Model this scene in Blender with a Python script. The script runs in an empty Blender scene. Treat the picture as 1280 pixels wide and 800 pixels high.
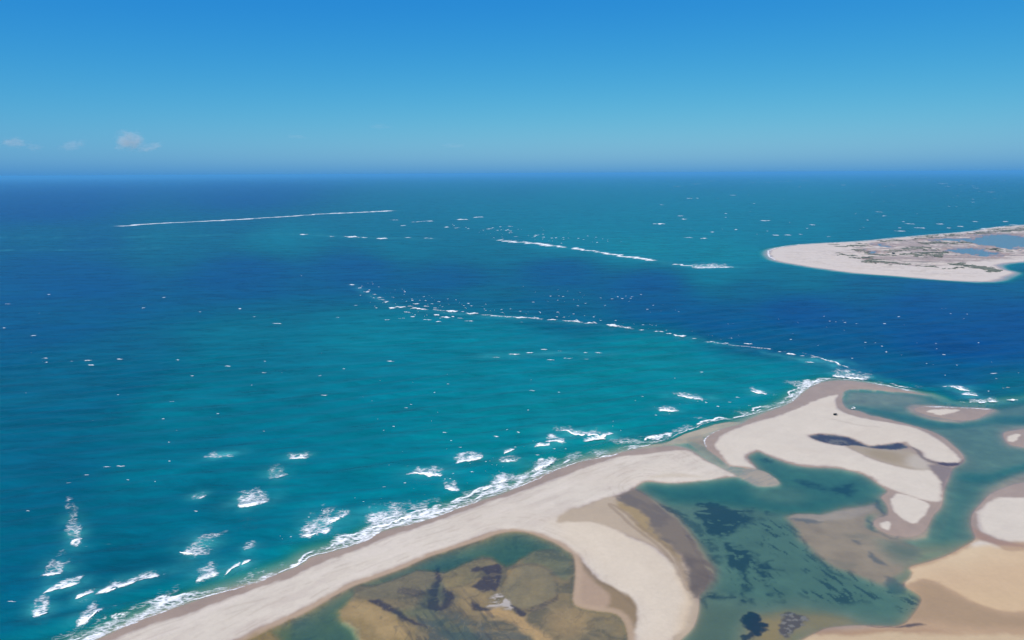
import bpy, bmesh, math, random
import numpy as np

# ------------------------------------------------------------------ camera, sky, sun, exposure
sc = bpy.context.scene
C = sc.collection
CAM_H = 300.0                       # metres above the sea
F = 853.33                          # focal length in pixels of a 1280 px wide picture
PITCH = math.atan(183.5 / F)        # eye level lies 183.5 px above the middle
ROLL = math.radians(-0.30)
cam_data = bpy.data.cameras.new("camera")
cam_data.sensor_width = 36.0
cam_data.lens = 36.0 * F / 1280.0
cam_data.clip_start = 1.0
cam_data.clip_end = 500000.0
cam = bpy.data.objects.new("camera", cam_data)
C.objects.link(cam)
fw = np.array([0, math.cos(PITCH), -math.sin(PITCH)])
r0 = np.array([1.0, 0, 0])
u0 = np.cross(r0, fw)
rt = math.cos(ROLL) * r0 + math.sin(ROLL) * u0
up = -math.sin(ROLL) * r0 + math.cos(ROLL) * u0
from mathutils import Matrix, Vector
cam.matrix_world = Matrix(((rt[0], up[0], -fw[0], 0), (rt[1], up[1], -fw[1], 0),
                           (rt[2], up[2], -fw[2], CAM_H), (0, 0, 0, 1)))
sc.camera = cam

SUN_EL, SUN_ROT = math.radians(56), math.radians(198)
world = bpy.data.worlds.new("World")
sc.world = world
world.use_nodes = True
wn = world.node_tree
bg = wn.nodes["Background"]
sky = wn.nodes.new("ShaderNodeTexSky")
sky.sky_type = "NISHITA"
sky.sun_disc = False
sky.sun_elevation = SUN_EL
sky.sun_rotation = SUN_ROT
sky.altitude = 0
sky.air_density = 1.0
sky.dust_density = 0.70
sky.ozone_density = 1.0
# the picture's saturated blue: one gain and gamma per channel over the whole sky
sep = wn.nodes.new("ShaderNodeSeparateColor")
com = wn.nodes.new("ShaderNodeCombineColor")
wn.links.new(sky.outputs[0], sep.inputs[0])
for i, (gain, gam) in enumerate(((0.0250, 2.2), (0.515, 1.0), (3.34, 0.22))):
    pw_ = wn.nodes.new("ShaderNodeMath"); pw_.operation = "POWER"
    mu_ = wn.nodes.new("ShaderNodeMath"); mu_.operation = "MULTIPLY"
    mn_ = wn.nodes.new("ShaderNodeMath"); mn_.operation = "MINIMUM"
    wn.links.new(sep.outputs[i], pw_.inputs[0]); pw_.inputs[1].default_value = gam
    wn.links.new(pw_.outputs[0], mu_.inputs[0]); mu_.inputs[1].default_value = gain
    wn.links.new(mu_.outputs[0], mn_.inputs[0]); mn_.inputs[1].default_value = 8.0
    wn.links.new(mn_.outputs[0], com.inputs[i])
wn.links.new(com.outputs[0], bg.inputs[0])
bg.inputs[1].default_value = 0.10

sun_data = bpy.data.lights.new("sun", "SUN")
sun_data.energy = 4.0
sun_data.angle = math.radians(0.53)
sun_data.color = (1.0, 0.93, 0.84)
sun = bpy.data.objects.new("sun", sun_data)
C.objects.link(sun)
sd_ = Vector((math.sin(SUN_ROT) * math.cos(SUN_EL), math.cos(SUN_ROT) * math.cos(SUN_EL), math.sin(SUN_EL)))
sun.rotation_euler = sd_.to_track_quat("Z", "Y").to_euler()
sun.location = (0, 0, 400)

sc.view_settings.view_transform = "Standard"
sc.view_settings.look = "None"
sc.view_settings.exposure = 0.45
sc.view_settings.gamma = 1.0
sc.view_settings.use_curve_mapping = False
sc.cycles.transparent_max_bounces = 24
sc.cycles.max_bounces = 5
sc.cycles.volume_bounces = 0

random.seed(4)
rng = np.random.default_rng(7)

# ------------------------------------------------------------------ helpers: picture <-> ground, noise, outlines
def ground(px, z=0.0):
    """pixels of the photograph (1280 x 800) to points of the level z"""
    px = np.asarray(px, float).reshape(-1, 2)
    d = fw[None] * F + rt[None] * (px[:, :1] - 640) - up[None] * (px[:, 1:] - 400)
    t = (z - CAM_H) / d[:, 2:3]
    return (d * t)[:, :2]

def mpp(x, y):
    """metres per pixel across, and away from the viewer, at a pixel"""
    a, b, c = ground([(x, y), (x + 1, y), (x, y - 1)])
    return float(np.hypot(*(b - a))), float(np.hypot(*(c - a)))

def vnoise(x, y, seed):
    xi = np.floor(x); yi = np.floor(y)
    fx = (x - xi).astype(np.float32); fy = (y - yi).astype(np.float32)
    xi = xi.astype(np.int64); yi = yi.astype(np.int64)
    fx = fx * fx * fx * (fx * (fx * 6 - 15) + 10); fy = fy * fy * fy * (fy * (fy * 6 - 15) + 10)
    def h(a, b):
        v = (a * 374761393 + b * 668265263 + seed * 974634777) & 0xFFFFFFFF
        v = ((v ^ (v >> 13)) * 1274126177) & 0xFFFFFFFF
        v = ((v ^ (v >> 16)) * 2246822519) & 0xFFFFFFFF
        return ((v ^ (v >> 15)) & 0xFFFFFF).astype(np.float32) / np.float32(0x7FFFFF) - 1
    a = h(xi, yi); b = h(xi + 1, yi); c = h(xi, yi + 1); d = h(xi + 1, yi + 1)
    return (a + (b - a) * fx) * (1 - fy) + (c + (d - c) * fx) * fy

def fbm(x, y, octs=4, seed=0, gain=0.5):
    s = np.zeros(np.shape(x), np.float32); a = 1.0; t = 0.0
    for k in range(octs):
        s += a * vnoise(x * 2 ** k + 17.3 * k, y * 2 ** k - 9.1 * k, seed + k * 31)
        t += a; a *= gain
    return s / t * 1.5

def sstep(a, b, x):
    t = np.clip((x - a) / (b - a), 0, 1)
    return t * t * (3 - 2 * t)

def smooth(p, closed=True, sub=3):
    p = np.asarray(p, float)
    n = len(p); out = []
    for i in range(n if closed else n - 1):
        if closed:
            a, b, c, d = p[(i - 1) % n], p[i], p[(i + 1) % n], p[(i + 2) % n]
        else:
            a, b, c, d = p[max(i - 1, 0)], p[i], p[i + 1], p[min(i + 2, n - 1)]
        for k in range(sub):
            t = k / sub
            out.append(0.5 * (2 * b + (c - a) * t + (2 * a - 5 * b + 4 * c - d) * t * t + (3 * b - a - 3 * c + d) * t ** 3))
    if not closed:
        out.append(p[-1])
    return np.array(out)

def G(px, sub=3):
    return ground(smooth(px, True, sub))

def sdist(poly, X, Y, cap):
    """signed distance in metres, positive inside, cut at +-cap"""
    out = np.full(X.shape, -cap, np.float32)
    lo = poly.min(0) - cap; hi = poly.max(0) + cap
    idx = np.nonzero((X > lo[0]) & (X < hi[0]) & (Y > lo[1]) & (Y < hi[1]))[0]
    if len(idx) == 0:
        return out
    x = X[idx].astype(np.float32); y = Y[idx].astype(np.float32)
    best = np.full(x.shape, 1e12, np.float32); ins = np.zeros(x.shape, bool)
    q = np.roll(poly, -1, 0)
    for (ax, ay), (bx, by) in zip(poly, q):
        ex, ey = bx - ax, by - ay
        L = ex * ex + ey * ey
        if L < 1e-9:
            continue
        dx = x - np.float32(ax); dy = y - np.float32(ay)
        t = np.clip((dx * np.float32(ex) + dy * np.float32(ey)) / np.float32(L), 0, 1)
        rx = dx - t * np.float32(ex); ry = dy - t * np.float32(ey)
        np.minimum(best, rx * rx + ry * ry, out=best)
        if ey != 0:
            cr = (ay > y) != (by > y)
            ins ^= cr & (dx < (y - np.float32(ay)) * np.float32(ex / ey))
    dist = np.sqrt(best)
    out[idx] = np.clip(np.where(ins, dist, -dist), -cap, cap)
    return out

def lin(c):
    c = np.asarray(c, float) / 255.0
    return np.where(c <= 0.04045, c / 12.92, ((c + 0.055) / 1.055) ** 2.4)

LIGHT = np.array([1.42, 1.46, 1.62])      # sun and sky on a level surface, so that a seen colour gives an albedo
def alb(r, g, b):
    return np.clip(lin((r, g, b)) / LIGHT, 0, 0.9)

# ------------------------------------------------------------------ outlines traced on the level of the sea
A_SEA = [(-120, 905), (-40, 868), (60, 826), (122, 800), (175, 776), (247, 751), (300, 734), (323, 728), (336, 722), (365, 712), (383, 703),
         (388, 698), (412, 691), (434, 685), (456, 677), (478, 665), (525, 653), (544, 647), (590, 630), (628, 618), (660, 604),
         (680, 594), (704, 585), (729, 577), (757, 571)]
A_TIP = [(785, 564), (812, 560), (838, 557.5), (855, 560), (868, 566), (880, 574), (900, 584.5), (921, 595)]
A_IN = [(910, 596), (880, 600), (850, 603.3), (831, 603.3), (816, 601.8), (806, 602), (799, 605), (793, 611), (803, 617), (820, 628),
        (836, 641), (852, 660), (868, 690), (882, 712), (884, 727), (879, 738), (874, 744), (873, 763), (867, 783), (852, 798),
        (835, 815), (800, 850), (770, 910)]
A_WATER = A_SEA + A_TIP + A_IN + [(500, 960), (100, 980)]
A_DRY = [(-120, 925), (-30, 880), (70, 836), (140, 800), (200, 778), (262, 757), (310, 741), (340, 730), (372, 718), (400, 705), (440, 690),
         (470, 677), (500, 667), (545, 652), (590, 636), (640, 618), (680, 604), (720, 589), (745, 581), (771, 572.5), (802, 568.8),
         (830, 565), (852, 563.5), (865, 566), (878, 574), (900, 584.5), (921, 595), (910, 596), (880, 600), (850, 602.8), (831, 602.8),
         (816, 601), (806, 601), (799, 604), (788, 611), (783, 616), (766, 622), (747, 629), (722, 636.5), (707, 641), (696, 652),
         (720, 653), (748, 655), (770, 664), (795, 675), (815, 686), (833, 700), (846, 715), (858, 735), (866, 748), (864, 762), (860, 780),
         (844, 797), (825, 815), (790, 850), (760, 910), (700, 940), (760, 850), (786, 800), (788, 792), (793, 768), (790, 752), (780, 742), (764, 732), (744, 721),
         (731, 707), (721, 695), (709, 684.5), (697, 676.5), (681, 670), (660, 663.5), (640, 661.5), (619, 665), (601, 671), (570, 681),
         (538, 691), (515, 701), (497, 708.5), (460, 721), (436, 730), (414, 741), (394, 752), (372, 764), (355, 771), (330, 782),
         (305, 795), (270, 815), (220, 850), (120, 920), (50, 960)]
POND = [(319, 797), (339, 786), (362, 775), (378, 768), (400, 756), (419, 745), (441, 733.6), (464, 725), (500, 712.5), (518, 704.7),
        (540, 695), (571, 685), (602, 675), (620, 668), (640, 664.5), (660, 666), (680, 673), (696, 680), (708, 688), (716, 694), (719, 715),
        (717, 735), (718, 756), (745, 764), (770, 768), (782, 785), (776, 815), (700, 860), (400, 870), (320, 835), (296, 812)]
B_WATER = [(881.5, 551), (884, 546), (902, 536.6), (927, 530), (938, 524), (961, 514.7), (983, 507), (995.6, 499), (1006.6, 489.7), (1024, 479.4),
           (1049, 475.6), (1080, 478), (1117, 485), (1155, 492.8), (1142, 491.5), (1127, 490.5), (1100, 487.8), (1080, 486), (1060, 487), (1053, 491), (1052, 498),
           (1054, 506), (1060, 511), (1075, 514), (1087, 519), (1099, 521), (1119, 526), (1155, 535.6), (1177, 545), (1192.5, 557.5),
           (1203, 568), (1204.5, 576), (1197, 581.5), (1190, 586), (1186, 597), (1180, 611), (1177.7, 627), (1174, 636), (1166, 644),
           (1158, 660), (1146, 669), (1127, 670.6), (1108, 666.7), (1094, 658), (1092.5, 652), (1100, 647), (1110, 644), (1110, 634.7),
           (1106, 627), (1102, 621), (1110, 614), (1099, 605.5), (1080, 593.3), (1059.7, 587.5), (1044, 584.7), (1013, 583.7), (989, 579.7), (967.5, 572.3),
           (950, 564.7), (941, 565.7), (934, 571.6), (945.6, 586.2), (927, 584), (912, 582.5), (899, 572), (884, 561)]
B_DRY = [(893, 557.5), (895.6, 551), (911, 540), (939, 529), (977, 518.4), (1005, 507.5), (1027, 498), (1047, 493.8), (1044.5, 500), (1044, 507), (1051, 514),
         (1067, 519.7), (1090, 525), (1120, 530), (1135, 532.5), (1155, 540), (1174, 551), (1189, 562), (1199, 570), (1202, 574.7),
         (1197, 578.6), (1180, 578.5), (1164, 575.5), (1154, 571), (1148, 564), (1139, 558), (1132, 553), (1124, 553.3), (1111, 554.3), (1089, 556.5),
         (1080, 555), (1067.5, 548.8), (1052, 544.2), (1024, 542.5), (1012, 544.3), (1018, 550.5), (1036, 555), (1056, 558), (1072, 567), (1095, 577), (1120, 584), (1145, 588),
         (1160, 588), (1170.6, 595.6), (1175, 603), (1175.5, 611), (1174, 625), (1167.5, 626.6), (1150, 624.3), (1119, 613.5), (1100, 604.5), (1080, 592),
         (1059.7, 586.4), (1044, 583.5), (1013, 582.6), (989, 578.6), (967.5, 571), (950, 563.3), (941, 564.5), (932.5, 571.6), (944, 585.2), (927, 582.6),
         (913, 581), (899, 567.5)]
B_POOL = [(1012, 545), (1024, 543.4), (1052, 545), (1067.5, 549.7), (1080, 556), (1089, 557.7), (1111, 555.3), (1125, 554.3), (1135, 559), (1119, 562),
          (1100, 560.6), (1080, 558.3), (1066, 556.5), (1056, 557), (1036, 554), (1020, 549.7)]
ISLET_1 = [(1116.7, 617.5), (1127, 618), (1149, 625), (1161, 631.6), (1158, 638), (1144, 653.4), (1133, 652), (1120.6, 644), (1112, 628)]
ISLET_2 = [(1105, 652), (1109.7, 652.7), (1112.8, 658), (1109.7, 662.8), (1102, 659.7), (1099.5, 655)]
E_WATER = [(1142.5, 512), (1155, 508), (1197, 510.3), (1238, 511.6), (1222, 523), (1202, 525.5), (1180, 523), (1158, 518.4)]
E_DRY = [(1158, 515.3), (1170.6, 512.2), (1199, 512.2), (1192.5, 516), (1174, 519), (1167.5, 517)]
F_WATER = [(1254, 542), (1264, 538.5), (1285, 536), (1320, 538), (1330, 556), (1285, 559), (1267, 557), (1258, 552.5)]
F_DRY = [(1259, 545), (1272, 542), (1274, 545), (1268, 551.5), (1260, 551.5)]
GH_WATER = [(1214, 655), (1216, 642), (1226, 630), (1238, 618), (1256, 610), (1290, 602), (1450, 590), (1500, 900), (1000, 930), (960, 850), (985, 812), (1007, 798), (1022, 790.6), (1035, 785),
            (1069, 781.8), (1100, 782.6), (1120, 783), (1132, 779), (1139, 772), (1149, 758), (1152, 747), (1142.5, 739), (1130, 731), (1138, 723.4),
            (1141, 715.6), (1138, 708.6), (1161, 702.3), (1186, 693.5), (1205, 683), (1219, 674.5), (1217, 665)]
G_DRY = [(1221, 650), (1224, 642.5), (1231.6, 633), (1242.5, 625), (1252, 622.3), (1280, 622.8), (1340, 628), (1360, 660), (1340, 690), (1280, 680.5),
         (1264, 679), (1249, 675), (1230, 666.7), (1223, 658)]
H_DRY = [(1138, 709.5), (1161, 704), (1186, 695), (1206, 684.5), (1222, 676), (1236, 679), (1250, 685), (1262, 690), (1300, 690), (1450, 690), (1450, 780),
         (1300, 770), (1250, 765), (1215, 752), (1190, 738), (1160, 724), (1133, 731), (1142, 716)]
ISLAND = [(960.5, 317.5), (962.5, 313), (972.5, 309.8), (1000, 306), (1035, 303.8), (1072, 302), (1100, 299.8), (1120, 297.5), (1170, 293), (1201, 290.6),
          (1227, 287.5), (1245, 284), (1280, 281.5), (1340, 278), (1460, 277), (1460, 315), (1340, 322), (1280, 327), (1260, 328.8), (1246, 331.5), (1251, 336.5),
          (1266, 340), (1257, 345.5), (1245, 350.3), (1226, 352), (1195, 351), (1157, 348), (1120, 345), (1072, 341.5), (1035, 337), (997, 331),
          (975, 327), (965, 323)]
I_PONDS = [[(1090, 306.3), (1100, 304.2), (1110, 305.6), (1111, 308.5), (1097, 308.6)],
           [(1082, 312.7), (1092, 313.3), (1104, 317.7), (1095, 317.8), (1085, 315.6)],
           [(1150, 301), (1182, 298.3), (1210, 298.3), (1228, 293.8), (1255, 292.7), (1285, 297.5), (1330, 299), (1330, 309), (1280, 308.5), (1264, 312.6),
            (1246, 309.4), (1220, 305.8), (1207, 302.2), (1180, 301)],
           [(1182, 312.5), (1200, 310.6), (1218, 310), (1232, 308.7), (1231, 314), (1252, 318.5), (1232, 321), (1217, 318.6), (1195, 316)]]
LAGOON = [(780, 618), (800, 600), (921, 592), (890, 575), (866, 560), (858, 552), (880, 546), (930, 545), (1050, 500), (1052, 488), (1100, 489), (1158, 494),
          (1185, 505), (1240, 507), (1300, 500), (1420, 505), (1500, 900), (960, 950), (750, 950), (835, 815), (860, 745), (850, 690)]

P = {k: G(v) for k, v in dict(A=A_WATER, B=B_WATER, E=E_WATER, F=F_WATER, GH=GH_WATER, I=ISLAND, POND=POND, POOL=B_POOL, LAG=LAGOON).items()}
DRY = [G(v) for v in (A_DRY, B_DRY, ISLET_1, ISLET_2, E_DRY, F_DRY, G_DRY, H_DRY)]
IPONDS = [G(v) for v in I_PONDS]

# tone of the open water: 0 shallow turquoise ... 1 deep blue
TONES = [(400, 600, .45), (250, 640, .56), (150, 680, .58), (250, 500, .46), (200, 590, .52), (60, 600, .62), (30, 700, .60), (100, 500, .62), (150, 450, .62), (300, 430, .50), (450, 470, .42), (600, 470, .32), (600, 420, .34),
         (750, 480, .26), (880, 470, .24), (820, 440, .25), (950, 465, .28), (600, 540, .28), (480, 580, .36), (700, 520, .26), (60, 400, .74), (100, 350, .82), (300, 340, .82), (450, 335, .80), (480, 420, .35),
         (560, 350, .76), (600, 372, .62), (700, 380, .66), (700, 340, .78), (820, 380, .80), (820, 355, .84), (900, 400, .80), (1000, 390, .92), (1200, 430, .95), (1280, 400, .95), (1150, 380, .92), (960, 430, .74), (1050, 445, .78),
         (1100, 465, .70), (1200, 470, .74), (1270, 490, .50), (200, 312, .60), (50, 310, .66), (50, 296, .62), (200, 298, .52), (350, 296, .42), (120, 305, .72), (50, 325, .82), (50, 260, .92), (50, 235, .95), (300, 245, .86), (300, 278, .62),
         (500, 280, .50), (500, 310, .50), (620, 310, .52), (700, 300, .34), (640, 270, .44), (800, 310, .26), (900, 320, .26), (900, 345, .42), (800, 280, .38), (700, 255, .42), (1000, 250, .40), (900, 255, .38), (1200, 260, .48),
         (1000, 290, .40), (1100, 283, .48), (640, 235, .50), (900, 230, .46), (1200, 230, .52), (1000, 345, .52), (1100, 360, .68), (1200, 365, .78), (930, 360, .66), (1275, 350, .72), (1270, 335, .55), (1000, 470, .40)]
TW = ground([(a, b) for a, b, _ in TONES])
TQ = np.stack([np.arctan2(TW[:, 0], TW[:, 1]), np.arctan2(CAM_H, np.hypot(TW[:, 0], TW[:, 1]))], 1)
TV = np.array([c for _, _, c in TONES])

def tone_at(X, Y):
    az = np.arctan2(X, Y); de = np.arctan2(CAM_H, np.hypot(X, Y))
    w = np.zeros(X.shape); s = np.zeros(X.shape)
    for (a, b), v in zip(TQ, TV):
        q = 1.0 / (((az - a) * 0.40) ** 2 + (de - b) ** 2 + 2.2e-4) ** 2
        w += q; s += q * v
    return s / w

# swell of the open sea
_s = ground([(60, 655), (260, 627)])
_t = (_s[1] - _s[0]) / np.hypot(*(_s[1] - _s[0]))
SW = np.array([-_t[1], _t[0]])
RIDGES = []
def ridge(X, Y):
    """the swollen back and steep front of each breaking wave"""
    z = np.zeros(X.shape)
    for a, b, h, n in RIDGES:
        c = (a + b) / 2; L = np.hypot(*(b - a)); t = (b - a) / L
        ii = np.nonzero((np.abs(X - c[0]) < L + 30) & (np.abs(Y - c[1]) < L + 30))[0]
        u = (X[ii] - c[0]) * t[0] + (Y[ii] - c[1]) * t[1]; w = (X[ii] - c[0]) * n[0] + (Y[ii] - c[1]) * n[1]
        z[ii] += h * np.where(w > 0, np.exp(-(w / 9) ** 2), np.exp(-(w / 3.6) ** 2)) * np.exp(-(u / (L * .62)) ** 4) - .35 * h * np.exp(-((w + 9) / 6) ** 2) * np.exp(-(u / (L * .6)) ** 4)
    return z
def swell(X, Y):
    wx = fbm(X / 300, Y / 300, 2, 91) * 16
    wy = fbm(X / 90, Y / 90, 2, 92) * 2.6
    r = np.hypot(X, Y)
    amp = 1 - sstep(900, 2400, r)
    z = np.zeros(X.shape)
    for k, (ang, lam, a) in enumerate([(0, 27, .34), (6, 41, .30), (-9, 17, .13), (17, 62, .20)]):
        c, s_ = math.cos(math.radians(ang)), math.sin(math.radians(ang))
        n = (SW[0] * c - SW[1] * s_, SW[0] * s_ + SW[1] * c)
        ph = (X * n[0] + Y * n[1] + wx * (1 + .2 * k) + wy) * 2 * math.pi / lam
        grp = 0.55 + 0.55 * fbm(X / (lam * 5) + k * 7, Y / (lam * 5), 2, 60 + k)
        z += a * grp * (np.sin(ph) + 0.25 * np.sin(2 * ph + .6))
    return z * amp * 3.3

# ------------------------------------------------------------------ the lie of the land: height, cover colour, wetness
def land_sd(X, Y, cap=120.0):
    a = np.minimum(sdist(P["A"], X, Y, cap), -sdist(P["POND"], X, Y, cap))
    b = np.minimum(sdist(P["B"], X, Y, cap), -sdist(P["POOL"], X, Y, cap))
    e = sdist(P["E"], X, Y, cap); f = sdist(P["F"], X, Y, cap); g = sdist(P["GH"], X, Y, cap)
    return a, b, e, f, g

class Cover:
    """paints soft, ragged-edged outlines on a set of ground points"""
    def __init__(self, X, Y):
        self.X, self.Y = X, Y
        self.w1 = (fbm(X / 28, Y / 28, 3, 1), fbm(X / 28, Y / 28, 3, 2))
        self.w2 = (fbm(X / 6, Y / 6, 3, 3), fbm(X / 6, Y / 6, 3, 4))
        self.col = np.zeros((len(X), 3), np.float32)
    def mask(self, px, soft=3.0, a=0.0, b=0.0, sub=2):
        poly = G(px, sub) if isinstance(px, list) else px
        x = self.X + a * self.w1[0] + b * self.w2[0]; y = self.Y + a * self.w1[1] + b * self.w2[1]
        d = sdist(poly, x, y, max(4 * soft, 6.0))
        return sstep(-soft, soft, d)
    def paint(self, m, c, k=1.0):
        m = (m * k)[:, None]
        self.col += (np.asarray(c, np.float32)[None] - self.col) * m

SEAGRASS = [
    [(864, 627), (881, 624), (902, 627), (917, 633), (930, 635), (944, 630), (938, 637), (936, 643), (942, 647), (936, 657), (924, 661), (914, 668), (902, 671), (889, 661), (883, 652), (874, 643), (867, 636)],
    [(900, 675), (920, 678), (936, 684), (944, 692), (958, 699), (949, 706), (974, 701), (967, 706), (974, 711), (961, 717), (961, 728), (970, 737), (966, 740), (953, 731), (949, 716), (936, 711), (936, 720),
     (931, 725), (925, 719), (917, 712), (905, 708), (903, 690)],
    [(826, 630), (842, 634), (858, 641), (877, 652), (889, 668), (895, 683), (897, 692), (892, 704), (884, 694), (881, 684), (874, 666), (858, 654), (842, 644)],
    [(877, 750), (895, 737), (900, 740), (914, 740), (936, 744), (936, 748), (920, 748), (914, 744), (900, 745), (886, 746), (878, 754)],
    [(927, 729), (935, 729), (928, 738), (922, 736)],
    [(956, 635), (967, 636), (972, 642), (961, 641)],
    [(946, 644), (952, 646), (954, 650), (948, 648)],
    [(968, 746), (976, 745), (975, 750), (969, 750)],
    [(1000, 597), (1013, 597), (1036, 604), (1068, 601), (1071, 609), (1063, 616), (1045, 613), (1024, 607), (1005, 602)],
    [(953, 571), (962, 571), (963, 575), (955, 576)],
]
FLAT_K = [(989, 644), (1020, 639), (1060, 634), (1090, 628), (1097, 628), (1100, 635), (1096, 642), (1084, 647), (1082, 655), (1096, 665), (1127, 676), (1150, 686), (1142, 699), (1136, 707),
          (1132, 720), (1110, 730), (1088, 727), (1062, 719), (1044, 712.5), (1027, 702), (1010, 684), (1000, 674), (988, 655)]
FAN = [(905, 579), (920, 585), (945, 585.5), (964, 591), (977, 603), (967, 608), (947, 608), (935, 603), (919, 595.5), (908, 587)]
MUD = [(793, 611), (812, 620), (838, 637), (860, 658), (880, 688), (894, 710), (894, 728), (885, 739), (873, 747), (864, 734), (857, 718), (855, 706), (846, 690), (826, 674), (812, 655), (798, 641), (783, 632), (775, 622)]

def terrain(X, Y):
    cv = Cover(X, Y)
    a, b, e, f, g = land_sd(X, Y)
    sd = np.maximum.reduce([a, b, e, f, g])
    rid = np.argmax(np.stack([a, b, e, f, g]), 0) + 1
    rid = np.where(sd > 0.0, rid, 0)
    tone = tone_at(X, Y)
    lag = sstep(-14, 14, sdist(P["LAG"], X, Y, 60))
    pond = sstep(-2, 2, sdist(P["POND"], X, Y, 20))
    pool = sstep(-3, 3.5, sdist(P["POOL"], X + 1.5 * cv.w2[0], Y + 2.5 * cv.w2[1], 20))
    M = cv.mask
    # depth below the water where there is no land
    dep = 3.0 + 24.0 * tone
    dep = dep + (1.7 - dep) * lag
    deep = lambda px, d, soft, aa=2.0: (M(px, soft, aa, 0.5), d)
    layers = [
        deep([(1170, 480), (1300, 478), (1300, 500), (1240, 508), (1180, 506), (1150, 496)], 2.2, 20),
        deep([(806, 602), (850, 605), (920, 597), (945, 610), (1000, 612), (1060, 620), (1000, 640), (945, 632), (880, 625), (840, 625)], 4.4, 16),
        deep([(934, 572), (950, 565), (990, 581), (1044, 587), (1080, 596), (1112, 614), (1095, 624), (1040, 628), (985, 622), (965, 600), (948, 585)], 3.2, 10),
        deep([(945, 604), (985, 606), (1010, 618), (1000, 632), (960, 628), (935, 615)], 2.3, 14),
        deep([(1052, 490), (1100, 489), (1150, 495), (1140, 506), (1080, 508), (1058, 505)], 1.0, 14),
        deep([(1070, 508), (1100, 513), (1130, 518), (1160, 525), (1200, 527), (1240, 521), (1300, 520), (1300, 528), (1245, 528), (1205, 533), (1160, 533), (1120, 523)], 3.4, 9),
        deep([(1190, 590), (1235, 590), (1268, 583), (1300, 578), (1300, 588), (1245, 602), (1230, 615), (1222, 640), (1212, 655), (1195, 672), (1168, 676), (1180, 640), (1182, 610)], 2.4, 10),
        deep([(1184, 596), (1192, 596), (1186, 615), (1182, 636), (1173, 652), (1162, 671), (1156, 668), (1168, 645), (1178, 625)], 3.6, 4),
        deep([(1190, 594), (1215, 592), (1240, 594), (1272, 583), (1290, 580), (1255, 597), (1225, 602), (1200, 600)], 3.8, 6),
        deep([(1150, 695), (1185, 685), (1208, 672), (1216, 664), (1212, 676), (1185, 691), (1150, 702)], 2.4, 4),
        deep([(1252, 536), (1290, 530), (1340, 530), (1340, 565), (1280, 562), (1256, 556)], .5, 9),
        deep([(1235, 608), (1262, 596), (1300, 588), (1300, 625), (1235, 625)], .30, 9),
        deep(FLAT_K, .22, 5, 3.0),
        deep([(1100, 676), (1150, 684), (1190, 684), (1150, 700), (1120, 700)], .9, 12),
        deep(FAN, .16, 4, 1.0),
        deep([(757, 571), (802, 556), (830, 551), (852, 541), (878, 533), (905, 526), (935, 527), (906, 537), (884, 547), (884, 560), (870, 556), (856, 556), (815, 560)], .10, 5, .5),
        deep([(858, 553), (866, 552), (878, 557), (890, 567), (902, 577), (914, 584), (930, 589), (924, 594), (912, 589), (895, 581), (880, 572), (868, 562)], .55, 3, .5),
        deep([(862, 755), (885, 735), (900, 740), (960, 750), (1000, 745), (1060, 760), (1130, 775), (1060, 778), (1000, 765), (960, 765), (925, 770), (915, 800), (905, 850), (830, 850), (850, 800)], 1.3, 9),
        deep([(930, 770), (970, 762), (1040, 766), (1080, 776), (1060, 790), (1000, 800), (960, 850), (910, 850), (920, 800)], .35, 9),
        deep(MUD, .06, 5),
        deep([(1140, 505), (1200, 507), (1245, 510), (1240, 520), (1200, 529), (1160, 524), (1135, 514)], .12, 6, 1.0),
        deep([(1090, 645), (1110, 640), (1130, 666), (1160, 655), (1160, 672), (1125, 676), (1095, 667)], .15, 4, 1.0),
    ]
    for m, d in layers:
        dep = dep + (d - dep) * m
    # tidal pond
    dp = np.full(X.shape, .10)
    for px, d, soft in [
        ([(455, 727), (500, 713), (540, 695), (602, 674), (640, 663), (680, 672), (706, 687), (716, 696), (708, 700), (694, 689), (664, 692), (648, 699), (635, 707), (622, 699), (604, 695), (580, 702), (560, 711), (520, 712), (470, 729)], 2.6, 4),
        ([(664, 690), (694, 687), (712, 697), (716, 712), (712, 722), (702, 724), (690, 712), (676, 704), (655, 702)], .55, 3),
        ([(340, 788), (373, 771), (405, 755), (433, 739), (441, 740), (434, 752), (423, 767), (424, 781), (438, 787), (443, 800), (430, 850), (350, 840), (352, 800)], 1.9, 4),
        ([(532, 740), (546, 725), (556, 745), (548, 770), (575, 780), (600, 800), (590, 830), (560, 800), (535, 775), (505, 772), (495, 765), (520, 760)], .5, 5),
    ]:
        m = M(px, soft, 2, 1)
        dp = dp + (d - dp) * m
    dep = dep + (dp - dep) * pond
    dep = dep + (0.30 - dep) * pool
    dist = np.maximum(-sd, 0)
    slope = np.where(lag > .5, .5, .15)
    slope = np.where(pond > .5, .22, slope)
    wdep = dep * (1 - np.exp(-slope * dist / np.maximum(dep, .02)))
    n1 = fbm(X / 45, Y / 45, 4, 11); n2 = fbm(X / 9, Y / 9, 3, 12)
    top = np.select([rid == 1, rid == 2, rid == 5], [1.5, 1.3, 1.2], .6)
    up_ = top * (1 - np.exp(-.05 * np.maximum(sd, 0) / top))
    H = np.where(sd > 0, up_ * (1 + .12 * n1) + .02, -wdep)

    # ---- colour of what covers the ground (albedo)
    wet = alb(167, 148, 133); dry = alb(212, 203, 192); gold = alb(206, 180, 146); cream = alb(214, 200, 182)
    under = alb(178, 168, 146); olive = alb(126, 116, 84)
    cv.col[:] = under
    cv.paint(lag, alb(168, 152, 130))
    bare = sstep(-2.5, 1.0, sd)
    cv.paint(bare, wet)
    # finer tone of wet sand
    cv.col *= (1 + .07 * n1 + .05 * n2)[:, None].astype(np.float32)
    drym = np.zeros(X.shape, np.float32)
    damp = np.zeros(X.shape, np.float32)
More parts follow.
